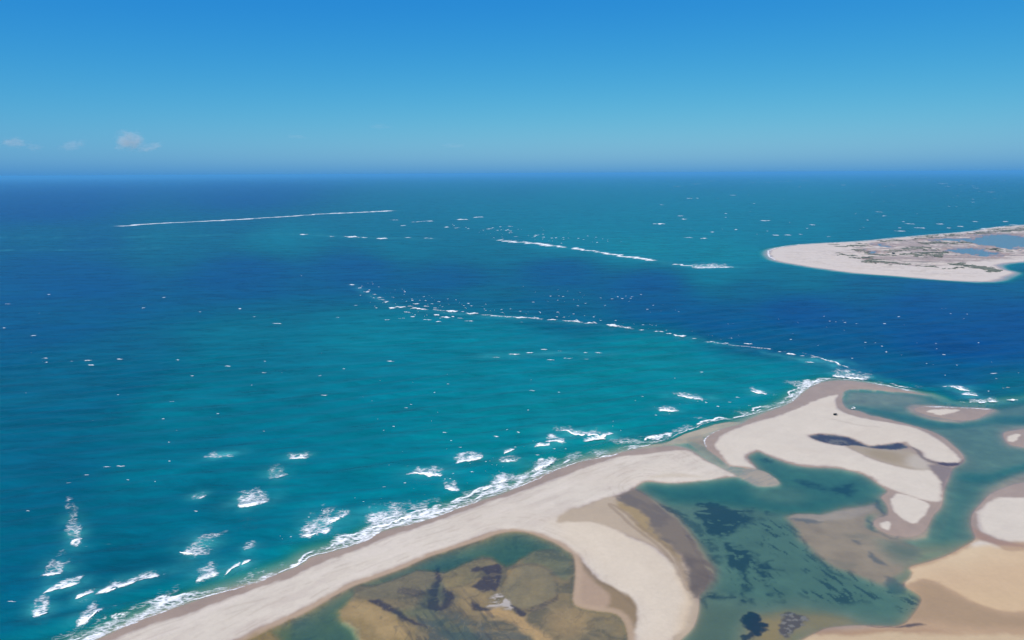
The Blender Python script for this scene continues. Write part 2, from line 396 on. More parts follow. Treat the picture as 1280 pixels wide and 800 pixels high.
    for k, q in enumerate(DRY):
        dd = sdist(q, X + 1.7 * cv.w1[0] + .9 * cv.w2[0], Y + 1.7 * cv.w1[1] + .9 * cv.w2[1], 24)
        damp = np.maximum(damp, sstep(-1.6, 1.6, dd))
        drym = np.maximum(drym, sstep(-1.4, 4.2 if k in (0, 1, 6, 7) else 1.8, dd + (1.5 * n1 + .8 * n2 if k in (0, 1, 6, 7) else .5 * n2)))
    cv.paint(damp, alb(196, 183, 174), .85)
    c0 = cv.col.copy()
    cv.col[:] = dry
    # faint smudges drawn out along the long beach
    dirb = P["A"][30] - P["A"][10]; dirb = dirb / np.hypot(*dirb)
    al = X * dirb[0] + Y * dirb[1]; ac = -X * dirb[1] + Y * dirb[0]
    sm = fbm(al / 38 + .5 * n1, ac / 9, 4, 21)
    sm2 = fbm(al / 9, ac / 4, 3, 22)
    onA = .3 + .7 * (rid == 1)
    cv.paint(sstep(.10, .80, sm) * .34 * onA, alb(188, 174, 168))
    cv.paint(sstep(.2, .8, sm2) * .20 * onA, alb(192, 180, 172))
    cv.paint(sstep(.1, .8, -sm) * .35 * onA, alb(224, 214, 206))
    cv.paint(sstep(.0, .7, fbm(X / 70, Y / 50, 4, 26)) * .30, alb(206, 194, 182))
    # wrack lines and the edge of the last high tides, level along the shore
    wn1 = fbm(al / 60, ac * 0, 3, 27); wn2 = fbm(al / 14, ac / 6, 3, 28)
    for off, k_, w_ in ((11, .30, 1.0), (17, .22, .8), (26, .26, 1.3), (33, .2, .9)):
        wl = np.exp(-((np.minimum(a, 100) - off - 4 * wn1 * (off > 12) - .8 * wn2) / w_) ** 2) * sstep(-.3, .4, wn2)
        cv.paint(wl * k_ * (rid == 1), alb(166, 150, 138))
    # tongue between pond and lagoon, warmer
    tong = cv.mask([(690, 655), (715, 648), (760, 645), (800, 665), (850, 705), (875, 745), (872, 790), (820, 880), (730, 900), (800, 770), (770, 735), (720, 690)], 16, 4)
    cv.paint(tong * .8, alb(212, 198, 180))
    cv.paint(cv.mask([(845, 715), (862, 735), (868, 750), (862, 785), (845, 800), (852, 770), (855, 745)], 6, 2) * .5, gold)
    cv.paint(cv.mask([(700, 660), (740, 662), (790, 690), (830, 735), (835, 780), (800, 800), (800, 750), (760, 715)], 14, 5) * .45, alb(220, 208, 192))
    Gm = cv.mask([(1120, 690), (1240, 684), (1262, 689), (1450, 684), (1450, 930), (950, 930), (980, 800), (1120, 780)], 5, 1)
    cv.paint(Gm, alb(214, 192, 162))
    cv.paint(cv.mask([(1150, 712), (1200, 706), (1250, 694), (1300, 692), (1450, 700), (1450, 850), (1000, 850), (1160, 770)], 22, 6) * .75, alb(201, 173, 142))
    cv.paint(cv.mask([(1190, 745), (1450, 720), (1450, 768), (1240, 762)], 12, 5) * .5, alb(206, 180, 146))
    drycol = cv.col.copy()
    cv.col = c0
    # wet ground covers
    GHwet = cv.mask([(1120, 686), (1225, 674), (1245, 683), (1450, 683), (1450, 930), (950, 930), (980, 800), (1120, 780)], 6, 1)
    cv.paint(GHwet, alb(190, 160, 126))
    cv.paint(cv.mask([(1145, 735), (1165, 728), (1200, 745), (1250, 765), (1320, 775), (1320, 790), (1220, 785), (1150, 782), (1140, 772), (1152, 752)], 9, 5, 1) * .75, alb(166, 141, 108))
    cv.paint(cv.mask([(985, 792), (1040, 786), (1120, 788), (1180, 790), (1120, 793), (1040, 795), (1000, 800)], 3, 3, 1) * .5, alb(166, 132, 100))
    cv.paint(cv.mask([(960, 850), (1010, 801), (1060, 793), (1120, 793), (1200, 795), (1280, 796), (1400, 800), (1400, 930), (950, 930)], 3, 3, 1), alb(206, 182, 146))
    cv.paint(cv.mask([(1216, 660), (1222, 672), (1240, 681), (1280, 686), (1280, 683), (1250, 677), (1230, 668)], 3, 1) * .8, alb(164, 132, 112))
    # tongue: damp tan sand, algae, mud
    tan = cv.mask([(700, 641), (722, 636), (747, 629), (766, 622), (790, 628), (810, 650), (832, 675), (850, 700), (866, 735), (872, 750), (868, 790), (842, 812), (838, 800), (860, 765), (845, 712), (815, 684), (780, 668), (740, 655), (694, 656)], 4, 2, .5)
    cv.paint(tan, alb(188, 170, 146))
    cv.paint(cv.mask([(775, 628), (790, 632), (803, 641), (815, 655), (829, 672), (842, 688), (850, 704), (838, 694), (815, 672), (790, 650), (772, 638)], 4, 3, 1.5) * .85, alb(160, 138, 92))
    ridge = np.abs(sdist(G([(765, 632), (790, 650), (815, 670), (838, 692), (850, 712), (862, 735), (856, 735), (842, 708), (828, 690), (806, 670), (780, 650), (764, 636)]), X + cv.w1[0] * 2, Y, 30))
    cv.paint((1 - sstep(.6, 3.0, ridge)) * .5, alb(142, 122, 96))
    mud = cv.mask(MUD, 3.5, 3, 2)
    cv.paint(mud, alb(128, 116, 100))
    cv.paint(mud * sstep(-.1, .5, fbm(al / 12, ac / 30, 4, 24)), alb(112, 103, 94), .8)
    cv.paint(cv.mask([(826, 680), (850, 690), (872, 700), (890, 712), (892, 728), (882, 736), (868, 736), (858, 715), (846, 695)], 5, 4, 2) * (.6 + .4 * n2), alb(100, 90, 82), .75)
    for ln, w in [([(800, 613), (825, 628), (846, 645), (862, 662), (876, 680), (887, 702), (884, 703), (872, 682), (858, 664), (842, 648), (822, 631)], 2.2),
                  ([(862, 668), (872, 676), (880, 686), (886, 700), (882, 700), (874, 688), (864, 676)], 1.8), ([(879, 707), (888, 712), (891, 718), (884, 714)], 1.5)]:
        cv.paint(cv.mask(ln, w, 2, 1.2), alb(150, 142, 118), .8)
    # damp flat beside the pond
    cv.paint(cv.mask([(717, 694), (727, 706), (742, 722), (764, 732), (784, 744), (794, 755), (796, 770), (790, 795), (780, 830), (700, 880), (500, 880), (640, 830), (700, 790), (712, 758), (714, 720)], 3, 2, 1), alb(146, 126, 96))
    cv.paint(cv.mask([(718, 696), (728, 712), (745, 728), (760, 741), (764, 750), (756, 762), (735, 763), (714, 762), (713, 730)], 2.5, 1.5, .5), alb(176, 152, 128))
    cv.paint(cv.mask([(722, 698), (733, 713), (748, 727), (766, 737), (782, 748), (790, 760), (786, 752), (764, 733), (744, 722), (731, 708)], 2.0, 1.5, .8), alb(128, 110, 82), .7)
    psd = sdist(P["POND"], X, Y, 40)
    cv.paint(sstep(-8, -3, psd) * (rid == 1), alb(186, 162, 136), .8)
    # pond bed
    pb = pond
    cv.paint(pb, alb(128, 115, 86))
    p1 = fbm(X / 30 + cv.w1[0], Y / 16 + cv.w1[1], 4, 33); p2 = fbm(X / 7 + cv.w1[1] * 2, Y / 7, 4, 34)
    cv.paint(pb * sstep(0.0, .5, p1), alb(140, 122, 84), .6)
    cv.paint(pb * sstep(.05, .5, -p1), alb(96, 92, 74), .7)
    tanp = [([(433, 752), (465, 753), (490, 768), (515, 782), (535, 802), (540, 850), (440, 850), (446, 786), (424, 780), (422, 767)], alb(150, 128, 84), 4, .9),
            ([(440, 752), (462, 757), (482, 766), (505, 785), (500, 798), (470, 790), (450, 775), (430, 770)], alb(176, 150, 106), 4, .55),
            ([(424, 781), (438, 784), (446, 792), (450, 806), (444, 806), (438, 790), (426, 785)], alb(176, 152, 112), 1.5, .9),
            ([(551, 726), (577, 717), (580, 720), (566, 731), (556, 733)], alb(176, 146, 96), 3, .8), ([(636, 714), (654, 711), (650, 720), (640, 727), (630, 731), (634, 722)], alb(172, 144, 92), 2.5, .85),
            ([(575, 735), (592, 735), (605, 746), (608, 756), (596, 764), (610, 775), (590, 772), (576, 752)], alb(150, 130, 92), 3, .8),
            ([(602, 765), (620, 758), (650, 768), (662, 778), (684, 797), (690, 815), (660, 800), (640, 780), (622, 772)], alb(182, 152, 106), 3, .85),
            ([(690, 765), (715, 760), (735, 768), (728, 790), (700, 800), (680, 785)], alb(168, 142, 100), 8, .6),
            ([(300, 806), (330, 790), (362, 774), (362, 790), (350, 815), (310, 840)], alb(140, 118, 66), 4, .8)]
    for px, c, s_, k in tanp:
        cv.paint(cv.mask(px, s_, 3.0, 1.5), c, k)
    gry = sstep(-.25, .25, p2)
    cv.paint(cv.mask([(508, 700), (560, 695), (600, 697), (560, 712), (545, 728), (500, 738), (470, 735), (480, 722)], 5, 4, 2) * pb, alb(112, 106, 84), .7)
    cv.paint(cv.mask([(515, 770), (545, 765), (585, 770), (610, 790), (600, 830), (530, 830), (515, 800)], 6, 5, 2) * (.35 + .65 * gry), alb(84, 90, 84), .85)
    cv.paint(cv.mask([(610, 775), (635, 780), (655, 800), (640, 830), (590, 830), (590, 790)], 6, 4, 2) * (.3 + .7 * gry), alb(88, 92, 86), .7)
    # smooth low domes of silt with darker rims, laid down by the turning tide
    for px, c in (([(628, 732), (640, 714), (660, 705), (680, 708), (694, 722), (698, 738), (690, 748), (670, 757), (652, 759), (634, 750)], alb(130, 120, 92)),
                  ([(444, 744), (470, 733), (505, 719), (536, 710), (540, 722), (532, 738), (510, 746), (470, 750)], alb(118, 110, 86)),
                  ([(549, 726), (556, 714), (578, 703), (600, 698), (618, 702), (600, 716), (586, 728), (566, 734), (552, 734)], alb(126, 116, 84)),
                  ([(500, 750), (530, 748), (536, 760), (560, 772), (540, 776), (515, 768)], alb(124, 114, 88))):
        dd = sdist(G(px, 3), X + 2.5 * cv.w1[0] + .6 * cv.w2[0], Y + 2.5 * cv.w1[1] + .6 * cv.w2[1], 30)
        cv.paint(sstep(-1.5, 2.5, dd), c, .8)
        cv.paint(sstep(4, 14, dd) * sstep(-.3, .5, p1), alb(142, 126, 90), .4)
        cv.paint(np.exp(-((dd + .5) / 1.3) ** 2) * (.5 + .5 * sstep(-.3, .3, p2)), alb(86, 82, 68), .32)
    muds = [[(541, 706), (548, 706), (548, 727), (558, 737), (568, 744), (562, 757), (552, 765), (537, 762), (534, 738), (541, 727)],
            [(584, 712), (609, 706), (627, 705), (625, 722), (618, 738), (599, 741), (588, 733), (610, 716), (598, 713)],
            [(465, 753), (474, 751), (488, 759), (506, 767), (518, 777), (535, 784), (512, 780), (493, 768), (479, 762)],
            [(590, 750), (599, 757), (613, 759), (601, 763), (592, 759)],
            [(640, 753), (650, 760), (657, 766), (650, 768), (642, 762)], [(500, 735), (520, 736), (535, 742), (515, 745), (500, 742)],
            [(656, 762), (672, 756), (690, 750), (700, 740), (696, 752), (680, 762), (664, 764)], [(520, 752), (534, 757), (545, 764), (528, 760)]]
    for k, px in enumerate(muds):
        cv.paint(cv.mask(px, 1.6, 3.0, 1.6), alb(66, 62, 66), .92 if k < 5 else .55)
    cv.paint(cv.mask([(548, 728), (552, 730), (554, 745), (552, 758), (547, 745)], 1.5, 2, 1), alb(126, 116, 90), .8)
    rdg = 1 - np.abs(fbm(X / 26 + .9 * cv.w1[0], Y / 18 + .9 * cv.w1[1], 4, 57)) * 2.2
    cv.paint(pb * sstep(.80, .99, rdg), alb(84, 80, 70), .34)
    rdg2 = 1 - np.abs(fbm(X / 15 + .9 * cv.w1[1], Y / 9 - .9 * cv.w1[0], 4, 58)) * 2.2
    cv.paint(pb * sstep(.78, .98, rdg2), alb(150, 134, 100), .3)
    cv.col *= (1 + pb * (.12 + .09 * p2 + .08 * fbm(X / 2.6, Y / 2.6, 3, 59)))[:, None].astype(np.float32)
    streak = sstep(.15, .55, fbm((X + Y * .6) / 3.0, (Y - X * .6) / 24.0, 3, 38))
    cv.paint(cv.mask([(500, 740), (540, 735), (600, 745), (640, 775), (640, 820), (520, 820), (500, 775)], 8, 5) * streak, alb(70, 72, 72), .45)
    white = cv.mask([(612, 746), (630, 741), (642, 752), (638, 761), (626, 758), (608, 757), (614, 752)], 2.0, 3, 2.0)
    cv.paint(white * sstep(-.5, .1, fbm(X / 5, Y / 2.2, 3, 37)), alb(196, 186, 184), .9)
    # pool on the hooked bar and the damp basin below it
    cv.paint(cv.mask([(1056, 556), (1080, 558), (1100, 562), (1135, 562), (1146, 571), (1158, 582), (1160, 588), (1146, 589), (1117, 583), (1080, 570), (1066, 563)], 5, 1.5, .6), alb(176, 160, 136))
    cv.paint(cv.mask([(1085, 563), (1120, 566), (1130, 575), (1118, 580), (1095, 573)], 8, 3) * .6, alb(160, 142, 108))
    cv.paint(cv.mask([(1140, 568), (1155, 574), (1164, 581), (1158, 588), (1135, 583)], 6, 2) * .6, alb(204, 194, 180))
    cv.paint(cv.mask([(1160, 582), (1190, 585), (1184, 600), (1178, 612), (1172, 596)], 3, 1), alb(140, 126, 120))
    cv.paint(pool, alb(80, 70, 74))
    cv.paint(pool * sstep(-.2, .3, fbm(X / 6, Y / 6, 4, 40)) * cv.mask([(1025, 549), (1050, 549), (1064, 555), (1050, 558), (1030, 555)], 3), alb(132, 120, 110), .9)
    cv.paint(cv.mask([(1137, 558), (1148, 563), (1154, 571.5), (1165, 576.5), (1180, 579.5), (1197, 579.3), (1204, 574), (1205, 577), (1197, 582), (1180, 582.5), (1164, 579.5), (1151, 573), (1144, 564)], 1.2, .5), alb(104, 94, 90), .6)
    cv.paint(cv.mask([(1172, 578.5), (1199, 579), (1194, 582.5), (1180, 582.5)], 1.2), alb(60, 56, 78), .8)
    # lagoon bed
    grass_m = np.zeros(X.shape, np.float32)
    holes = sstep(.30, .55, fbm(X / 24 + 3, Y / 10, 4, 44))
    for k, px in enumerate(SEAGRASS):
        gm = cv.mask(px, 3.2, 4.5, 3.4) * sstep(-1.0, -.5, n2 + .5 * fbm(X / 3.2, Y / 3.2, 3, 43))
        if k in (0, 1, 2):
            gm = gm * (1 - .8 * holes)
        if k == 2:
            gm = gm * .72
        if k == 8:
            gm = cv.mask(px, 6, 4.5, 3.0) * (.55 + .4 * sstep(-.4, .2, fbm(X / 7, Y / 7, 3, 45)))
        if k in (5, 6, 7, 9):
            gm = gm * .7
        grass_m = np.maximum(grass_m, gm)
    lagbed = lag * (1 - bare)
    cv.paint(lagbed * cv.mask([(880, 640), (960, 640), (1000, 670), (1060, 725), (1140, 740), (1150, 770), (1090, 782), (940, 775), (880, 790), (840, 820), (870, 750), (900, 720)], 14, 6), alb(142, 138, 118), .9)
    cv.paint(lagbed * cv.mask(FLAT_K, 5, 3, 1), alb(162, 143, 120), .95)
    cv.paint(lagbed * cv.mask([(990, 645), (1020, 641), (1060, 636), (1092, 629), (1098, 632), (1080, 643), (1040, 650), (1000, 652)], 4, 2, 1), alb(172, 156, 142), .8)
    cv.paint(lagbed * cv.mask(FLAT_K, 10, 4, 1) * sstep(-.1, .5, fbm(X / 60, Y / 30, 5, 47)), alb(134, 126, 108), .6)
    cv.col *= (1 + lagbed * (.10 * fbm(X / 22, Y / 14, 4, 46) + .06 * n2))[:, None].astype(np.float32)
    for px in ([(990, 651), (1010, 650), (1030, 652), (1010, 655)], [(1086, 690), (1100, 698), (1114, 706), (1100, 706), (1090, 700)], [(1066, 676), (1074, 677), (1074, 681)], [(1078, 650), (1084, 657), (1094, 664), (1110, 672), (1126, 673), (1108, 670), (1093, 662), (1086, 652)],
               [(1096, 622), (1101, 632), (1098, 645), (1094, 634)], [(1112, 722), (1134, 728), (1134, 738), (1116, 734)]):
        cv.paint(cv.mask(px, 2.5, 4, 2), alb(80, 92, 96), .65)
    cv.paint(cv.mask(FAN, 4, 1, .5), alb(184, 168, 150), .95)
    fans = fbm((X * .8 + Y * .3) / 14, (Y * .8 - X * .5) / 3.0, 3, 48)
    cv.paint(cv.mask(FAN, 5, 1, .5) * sstep(.0, .5, fans), alb(152, 150, 140), .6)
    # streaky weed on rippled sand
    q = G([(1005, 690), (1060, 722)], 1); dv = q[2] - q[0] if len(q) > 2 else q[1] - q[0]
    dv = ground([(1000, 690), (1040, 720)]); dv = dv[1] - dv[0]; dv /= np.hypot(*dv)
    sa = X * dv[0] + Y * dv[1]; sb = -X * dv[1] + Y * dv[0]
    st = fbm(sa / 10 + .5 * cv.w1[0], sb / 2.9 + .5 * cv.w1[1], 3, 51)
    zone = [([(985, 655), (1000, 668), (1012, 685), (1030, 702), (1055, 715), (1090, 728), (1096, 745), (1080, 750), (1040, 745), (1000, 710), (970, 680)], .28, 7),
            ([(1000, 736), (1015, 735), (1040, 740), (1060, 735), (1098, 742), (1095, 750), (1060, 752), (1035, 750), (1005, 744)], -.02, 4),
            ([(1012, 722), (1030, 724), (1050, 735), (1040, 742), (1018, 735)], .1, 4),
            ([(1124, 748), (1140, 742), (1152, 750), (1148, 762), (1130, 764)], .0, 4), ([(1100, 735), (1130, 734), (1140, 742), (1120, 745)], .15, 4),
            ([(930, 655), (960, 645), (990, 660), (1000, 690), (970, 690), (940, 670)], .34, 8), ([(905, 690), (960, 700), (985, 730), (960, 750), (920, 740)], .42, 8)]
    for px, th, s_ in zone:
        grass_m = np.maximum(grass_m, cv.mask(px, s_, 3, 1) * sstep(th, th + .22, st) * .85)
    edge = sdist(G([(990, 656), (1000, 668), (1010, 684), (1022, 698), (1040, 709), (1060, 718), (1058, 720), (1038, 712), (1020, 701), (1007, 687), (997, 671), (987, 660)]), X + 3 * cv.w2[0], Y + 3 * cv.w2[1], 12)
    grass_m = np.maximum(grass_m, sstep(-1.0, 1.5, edge) * (.45 + .4 * n2))
    cv.paint(lagbed * cv.mask([(925, 768), (960, 762), (1040, 765), (1075, 776), (1040, 786), (1000, 800), (950, 850), (900, 850), (918, 800)], 7, 4, 1.5), alb(148, 130, 92), .9)
    cv.paint(lagbed * cv.mask([(940, 790), (960, 775), (975, 772), (972, 800), (950, 820)], 4, 3, 2), alb(168, 138, 88), .6)
    cv.paint(lagbed * cv.mask([(862, 754), (880, 750), (900, 752), (930, 757), (920, 770), (915, 800), (890, 850), (830, 850), (855, 800)], 9, 5, 1), alb(132, 122, 98), .85)
    shell = cv.mask([(972, 781), (977, 772), (997, 767), (1014, 770), (1010, 783), (991, 792), (976, 794)], 1.6, 3.5, 2.5)
    cv.paint(shell, alb(100, 88, 84), .95)
    cv.paint(shell * sstep(.15, .45, fbm(X / 4, Y / 3, 3, 55)), alb(150, 138, 132), .8)
    dark5 = np.maximum(cv.mask([(924, 775), (928, 764), (941, 762), (953, 769), (949, 775), (958, 777), (955, 783), (946, 784), (942, 792), (936, 792), (928, 784)], 1.4, 3, 2.2),
                       cv.mask([(921, 790), (930, 786), (936, 792), (927, 798)], 1.4, 3, 2.5) * .8)
    cv.paint(dark5, alb(56, 56, 66), .95)
    grass_m = np.maximum(grass_m, dark5)
    cv.paint(grass_m * (1 - np.clip(bare - mud, 0, 1)), alb(38, 56, 64), .85)
    for ln in ([(1085, 782.5), (1120, 784), (1140, 781), (1160, 783.5), (1140, 785), (1110, 785)],):
        cv.paint(cv.mask(ln, 1.2, 1.5, 1.0), alb(70, 66, 70), .85)
    # dry sand over all
    dk = (drym * (sd > -2))[:, None]; dk = np.clip(dk, 0, 1)
    cv.col = cv.col * (1 - dk) + drycol * dk
    cv.paint(cv.mask([(806, 598), (830, 593), (855, 592), (878, 596), (860, 597), (835, 597)], 3, 1) * .4, alb(190, 176, 156))
    # a faint trodden line from the shelter along the bar
    ln = sdist(G([(1036, 524), (1060, 529), (1075, 532.5), (1100, 535), (1075, 533), (1060, 530)]), X, Y, 10)
    cv.paint(sstep(-2.2, .2, ln) * .35, alb(170, 158, 150))
    H = H + np.where(sd > .5, .05 * n2 * np.minimum(sd / 6, 1), 0)
    H = H + .12 * drym * np.minimum(np.maximum(sd, 0) / 4, 1)
    wetness = 1 - np.clip(drym, 0, 1)
    return H, cv.col, wetness.astype(np.float32), rid, grass_m, lag, pond, pool, tone

# ------------------------------------------------------------------ mesh helpers
def raw_mesh(name, verts, quads, mat, attrs=None, smooth_shade=True, tris=False):
    me = bpy.data.meshes.new(name)
    k = 3 if tris else 4
    verts = np.ascontiguousarray(verts, np.float32); quads = np.ascontiguousarray(quads, np.int32)
    me.vertices.add(len(verts)); me.vertices.foreach_set("co", verts.ravel())
    me.loops.add(len(quads) * k); me.loops.foreach_set("vertex_index", quads.ravel())
    me.polygons.add(len(quads))
    me.polygons.foreach_set("loop_start", np.arange(len(quads), dtype=np.int32) * k)
    me.polygons.foreach_set("use_smooth", np.full(len(quads), smooth_shade))
    for nm, v in (attrs or {}).items():
        v = np.asarray(v, np.float32)
        if v.ndim == 2:
            at = me.attributes.new(nm, "FLOAT_COLOR", "POINT")
            at.data.foreach_set("color", np.concatenate([v, np.ones((len(v), 1), np.float32)], 1).ravel())
        else:
            at = me.attributes.new(nm, "FLOAT", "POINT"); at.data.foreach_set("value", v)
    me.update(calc_edges=True); me.validate()
    if mat:
        me.materials.append(mat)
    return me

def link(name, me, parent=None, **props):
    o = bpy.data.objects.new(name, me)
    C.objects.link(o)
    if parent is not None:
        o.parent = parent
    for k, v in props.items():
        if v is not None:
            o[k] = v
    return o

def cut(verts, quads, keep, attrs):
    """the faces marked keep with only the points they use"""
    q = quads[keep]
    if len(q) == 0:
        return None
    used, inv = np.unique(q.ravel(), return_inverse=True)
    return verts[used], inv.reshape(-1, 4), {k: v[used] for k, v in attrs.items()}

def polar_grid(t0, t1, y0, y1, step_c, step_r):
    """rows of equal apparent height and columns of equal apparent width seen from the drone's spot: fine near, coarse far"""
    t = np.arange(t0, t1 + 1e-6, step_c / F); az = np.arctan(t)
    yy = np.arange(y0, y1 + 1e-6, step_r)
    de = PITCH + np.arctan((yy - 400) / F)
    r = CAM_H / np.tan(de)
    R, A = np.meshgrid(r, az, indexing="ij")
    n, m = R.shape
    ii = np.arange((n - 1) * m).reshape(n - 1, m)[:, :-1].ravel()
    quads = np.stack([ii + m, ii + m + 1, ii + 1, ii], 1)
    return (R * np.sin(A)).ravel(), (R * np.cos(A)).ravel(), quads

# ------------------------------------------------------------------ materials
class N:
    def __init__(self, name):
        self.m = bpy.data.materials.new(name); self.m.use_nodes = True
        self.t = self.m.node_tree; self.t.nodes.clear()
        self.out = self.t.nodes.new("ShaderNodeOutputMaterial")
    def n(self, kind, **kw):
        nd = self.t.nodes.new("ShaderNode" + kind)
        for k, v in kw.items():
            setattr(nd, k, v)
        return nd
    def l(self, a, b):
        self.t.links.new(a, b)
    def put(self, sock, v):
        if hasattr(v, "is_output"):
            self.l(v, sock)
        else:
            sock.default_value = v
    def math(self, op, a, b=None, clamp=False):
        nd = self.n("Math", operation=op, use_clamp=clamp)
        self.put(nd.inputs[0], a)
        if b is not None:
            self.put(nd.inputs[1], b)
        return nd.outputs[0]
    def mix(self, f, a, b, blend="MIX"):
        nd = self.n("Mix", data_type="RGBA", blend_type=blend)
        self.put(nd.inputs[0], f); self.put(nd.inputs[6], a); self.put(nd.inputs[7], b)
        return nd.outputs[2]
    def rng(self, v, a, b, c=0.0, d=1.0, smooth_=True):
        nd = self.n("MapRange", interpolation_type="SMOOTHSTEP" if smooth_ else "LINEAR")
        self.put(nd.inputs[0], v)
        for i, x in enumerate((a, b, c, d)):
            self.put(nd.inputs[i + 1], x)
        return nd.outputs[0]
    def attr(self, name, out="Fac"):
        nd = self.n("Attribute", attribute_name=name)
        return nd.outputs[out]
    def pos(self, scale=(1, 1, 1), rot=0.0):
        g = self.n("NewGeometry"); mp = self.n("Mapping")
        self.l(g.outputs["Position"], mp.inputs[0])
        mp.inputs["Rotation"].default_value = (0, 0, rot); mp.inputs["Scale"].default_value = scale
        return mp.outputs[0]
    def noise(self, vec, scale, detail=3, rough=.55, dist=0.0, dim="3D"):
        nd = self.n("TexNoise", noise_dimensions=dim)
        self.l(vec, nd.inputs["Vector"])
        nd.inputs["Scale"].default_value = scale; nd.inputs["Detail"].default_value = detail
        nd.inputs["Roughness"].default_value = rough; nd.inputs["Distortion"].default_value = dist
        return nd.outputs[0]

def c4(a):
    return (float(a[0]), float(a[1]), float(a[2]), 1.0)

def mat_ground():
    k = N("sand_and_seabed")
    p = k.n("BsdfPrincipled")
    vec = k.pos()
    fine = k.noise(vec, .35, 4, .6); big = k.noise(vec, .05, 3, .5); grain = k.noise(vec, 2.2, 2, .6)
    f = k.math("MULTIPLY", k.math("ADD", k.math("MULTIPLY", fine, .15), k.math("MULTIPLY", big, .12)), 1.0)
    f = k.math("ADD", k.math("ADD", f, k.math("MULTIPLY", grain, .09)), .82)
    g = k.n("CombineXYZ")
    for i in range(3):
        k.l(f, g.inputs[i])
    col = k.mix(1.0, k.attr("ground", "Color"), g.outputs[0], "MULTIPLY")
    k.l(col, p.inputs["Base Color"])
    wet = k.attr("wet")
    k.l(k.rng(wet, 0, 1, .95, .45), p.inputs["Roughness"])
    k.l(k.rng(wet, 0, 1, .05, .35), p.inputs["Specular IOR Level"])
    b = k.n("Bump"); b.inputs["Strength"].default_value = .35; b.inputs["Distance"].default_value = .6
    k.l(k.noise(vec, .22, 5, .6), b.inputs["Height"]); k.l(b.outputs[0], p.inputs["Normal"])
    k.l(p.outputs[0], k.out.inputs[0])
    return k.m

SWROT = math.atan2(SW[1], SW[0]) - math.pi / 2
def mat_water():
    k = N("sea_water")
    dep = k.math("MAXIMUM", k.attr("depth"), 0.0)
    v1 = k.pos((.35, 1, 1), -SWROT)
    drift = k.noise(k.pos((.25, 1, 1), -SWROT), .012, 4, .6)
    tone = k.math("ADD", k.attr("tone"), k.math("MULTIPLY", k.math("SUBTRACT", drift, .5), .16))
    ramp = k.n("ValToRGB"); cr = ramp.color_ramp; cr.interpolation = "B_SPLINE"
    stops = [(0.0, (10, 138, 132)), (.25, (0, 139, 152)), (.42, (0, 122, 141)), (.60, (0, 95, 117)), (.80, (0, 80, 131)), (1.0, (0, 66, 128))]
    while len(cr.elements) < len(stops):
        cr.elements.new(.5)
    for e, (p_, c) in zip(cr.elements, stops):
        e.position = p_; e.color = c4(lin(c) / LIGHT)
    k.l(tone, ramp.inputs[0])
    body = k.mix(k.attr("lagoon"), ramp.outputs[0], c4(alb(32, 88, 100)))
    body = k.mix(k.math("MULTIPLY", k.attr("air"), .8), body, c4(alb(70, 178, 184)))
    # light and shade of the chop, put into the water colour as streaks
    st = k.noise(v1, .03, 9, .74, .3); st2 = k.noise(k.pos((.22, 1, 1), -SWROT), .008, 5, .65)
    f = k.math("ADD", .05, k.math("ADD", k.math("MULTIPLY", st, 1.54), k.math("MULTIPLY", st2, .36)))
    g = k.n("CombineXYZ")
    for i in range(3):
        k.l(f, g.inputs[i])
    openw = k.math("SUBTRACT", 1.0, k.attr("lagoon"))
    body = k.mix(openw, body, k.mix(1.0, body, g.outputs[0], "MULTIPLY"))
    tr = k.n("CombineColor"); inv = k.n("CombineColor")
    for i, kk in enumerate((.42, .17, .19)):
        t = k.math("POWER", math.exp(-kk), dep)
        k.l(t, tr.inputs[i]); k.l(k.math("SUBTRACT", 1.0, t), inv.inputs[i])
    tb = k.n("BsdfTransparent"); k.l(tr.outputs[0], tb.inputs[0])
    df = k.n("BsdfDiffuse"); k.l(k.mix(1.0, body, inv.outputs[0], "MULTIPLY"), df.inputs[0])
    # chop
    b = k.n("Bump"); b.inputs["Strength"].default_value = .8; b.inputs["Distance"].default_value = 1.0
    h = k.math("ADD", k.math("MULTIPLY", k.noise(v1, .16, 4, .6, .3), 1.5), k.math("MULTIPLY", k.noise(v1, .6, 3, .6), .35))
    calm = k.math("SUBTRACT", 1.0, k.math("MULTIPLY", k.attr("lagoon"), .93))
    k.l(k.math("MULTIPLY", h, calm), b.inputs["Height"])
    k.l(b.outputs[0], df.inputs["Normal"])
    add = k.n("AddShader"); k.l(tb.outputs[0], add.inputs[0]); k.l(df.outputs[0], add.inputs[1])
    gl = k.n("BsdfGlossy"); k.l(b.outputs[0], gl.inputs["Normal"])
    k.l(k.rng(k.attr("lagoon"), 0, 1, .26, .12), gl.inputs["Roughness"])
    fr = k.n("Fresnel"); fr.inputs[0].default_value = 1.33; k.l(b.outputs[0], fr.inputs[1])
    rough_sea = k.math("MINIMUM", k.math("MULTIPLY", fr.outputs[0], .42), .17)      # waves turn their faces away from the low sky
    calm_w = k.math("MINIMUM", fr.outputs[0], .5)
    lg = k.attr("lagoon")
    fac = k.math("ADD", k.math("MULTIPLY", rough_sea, k.math("SUBTRACT", 1.0, lg)), k.math("MULTIPLY", calm_w, lg))
    mx = k.n("MixShader"); k.l(fac, mx.inputs[0]); k.l(add.outputs[0], mx.inputs[1]); k.l(gl.outputs[0], mx.inputs[2])
    k.l(mx.outputs[0], k.out.inputs[0])
    return k.m

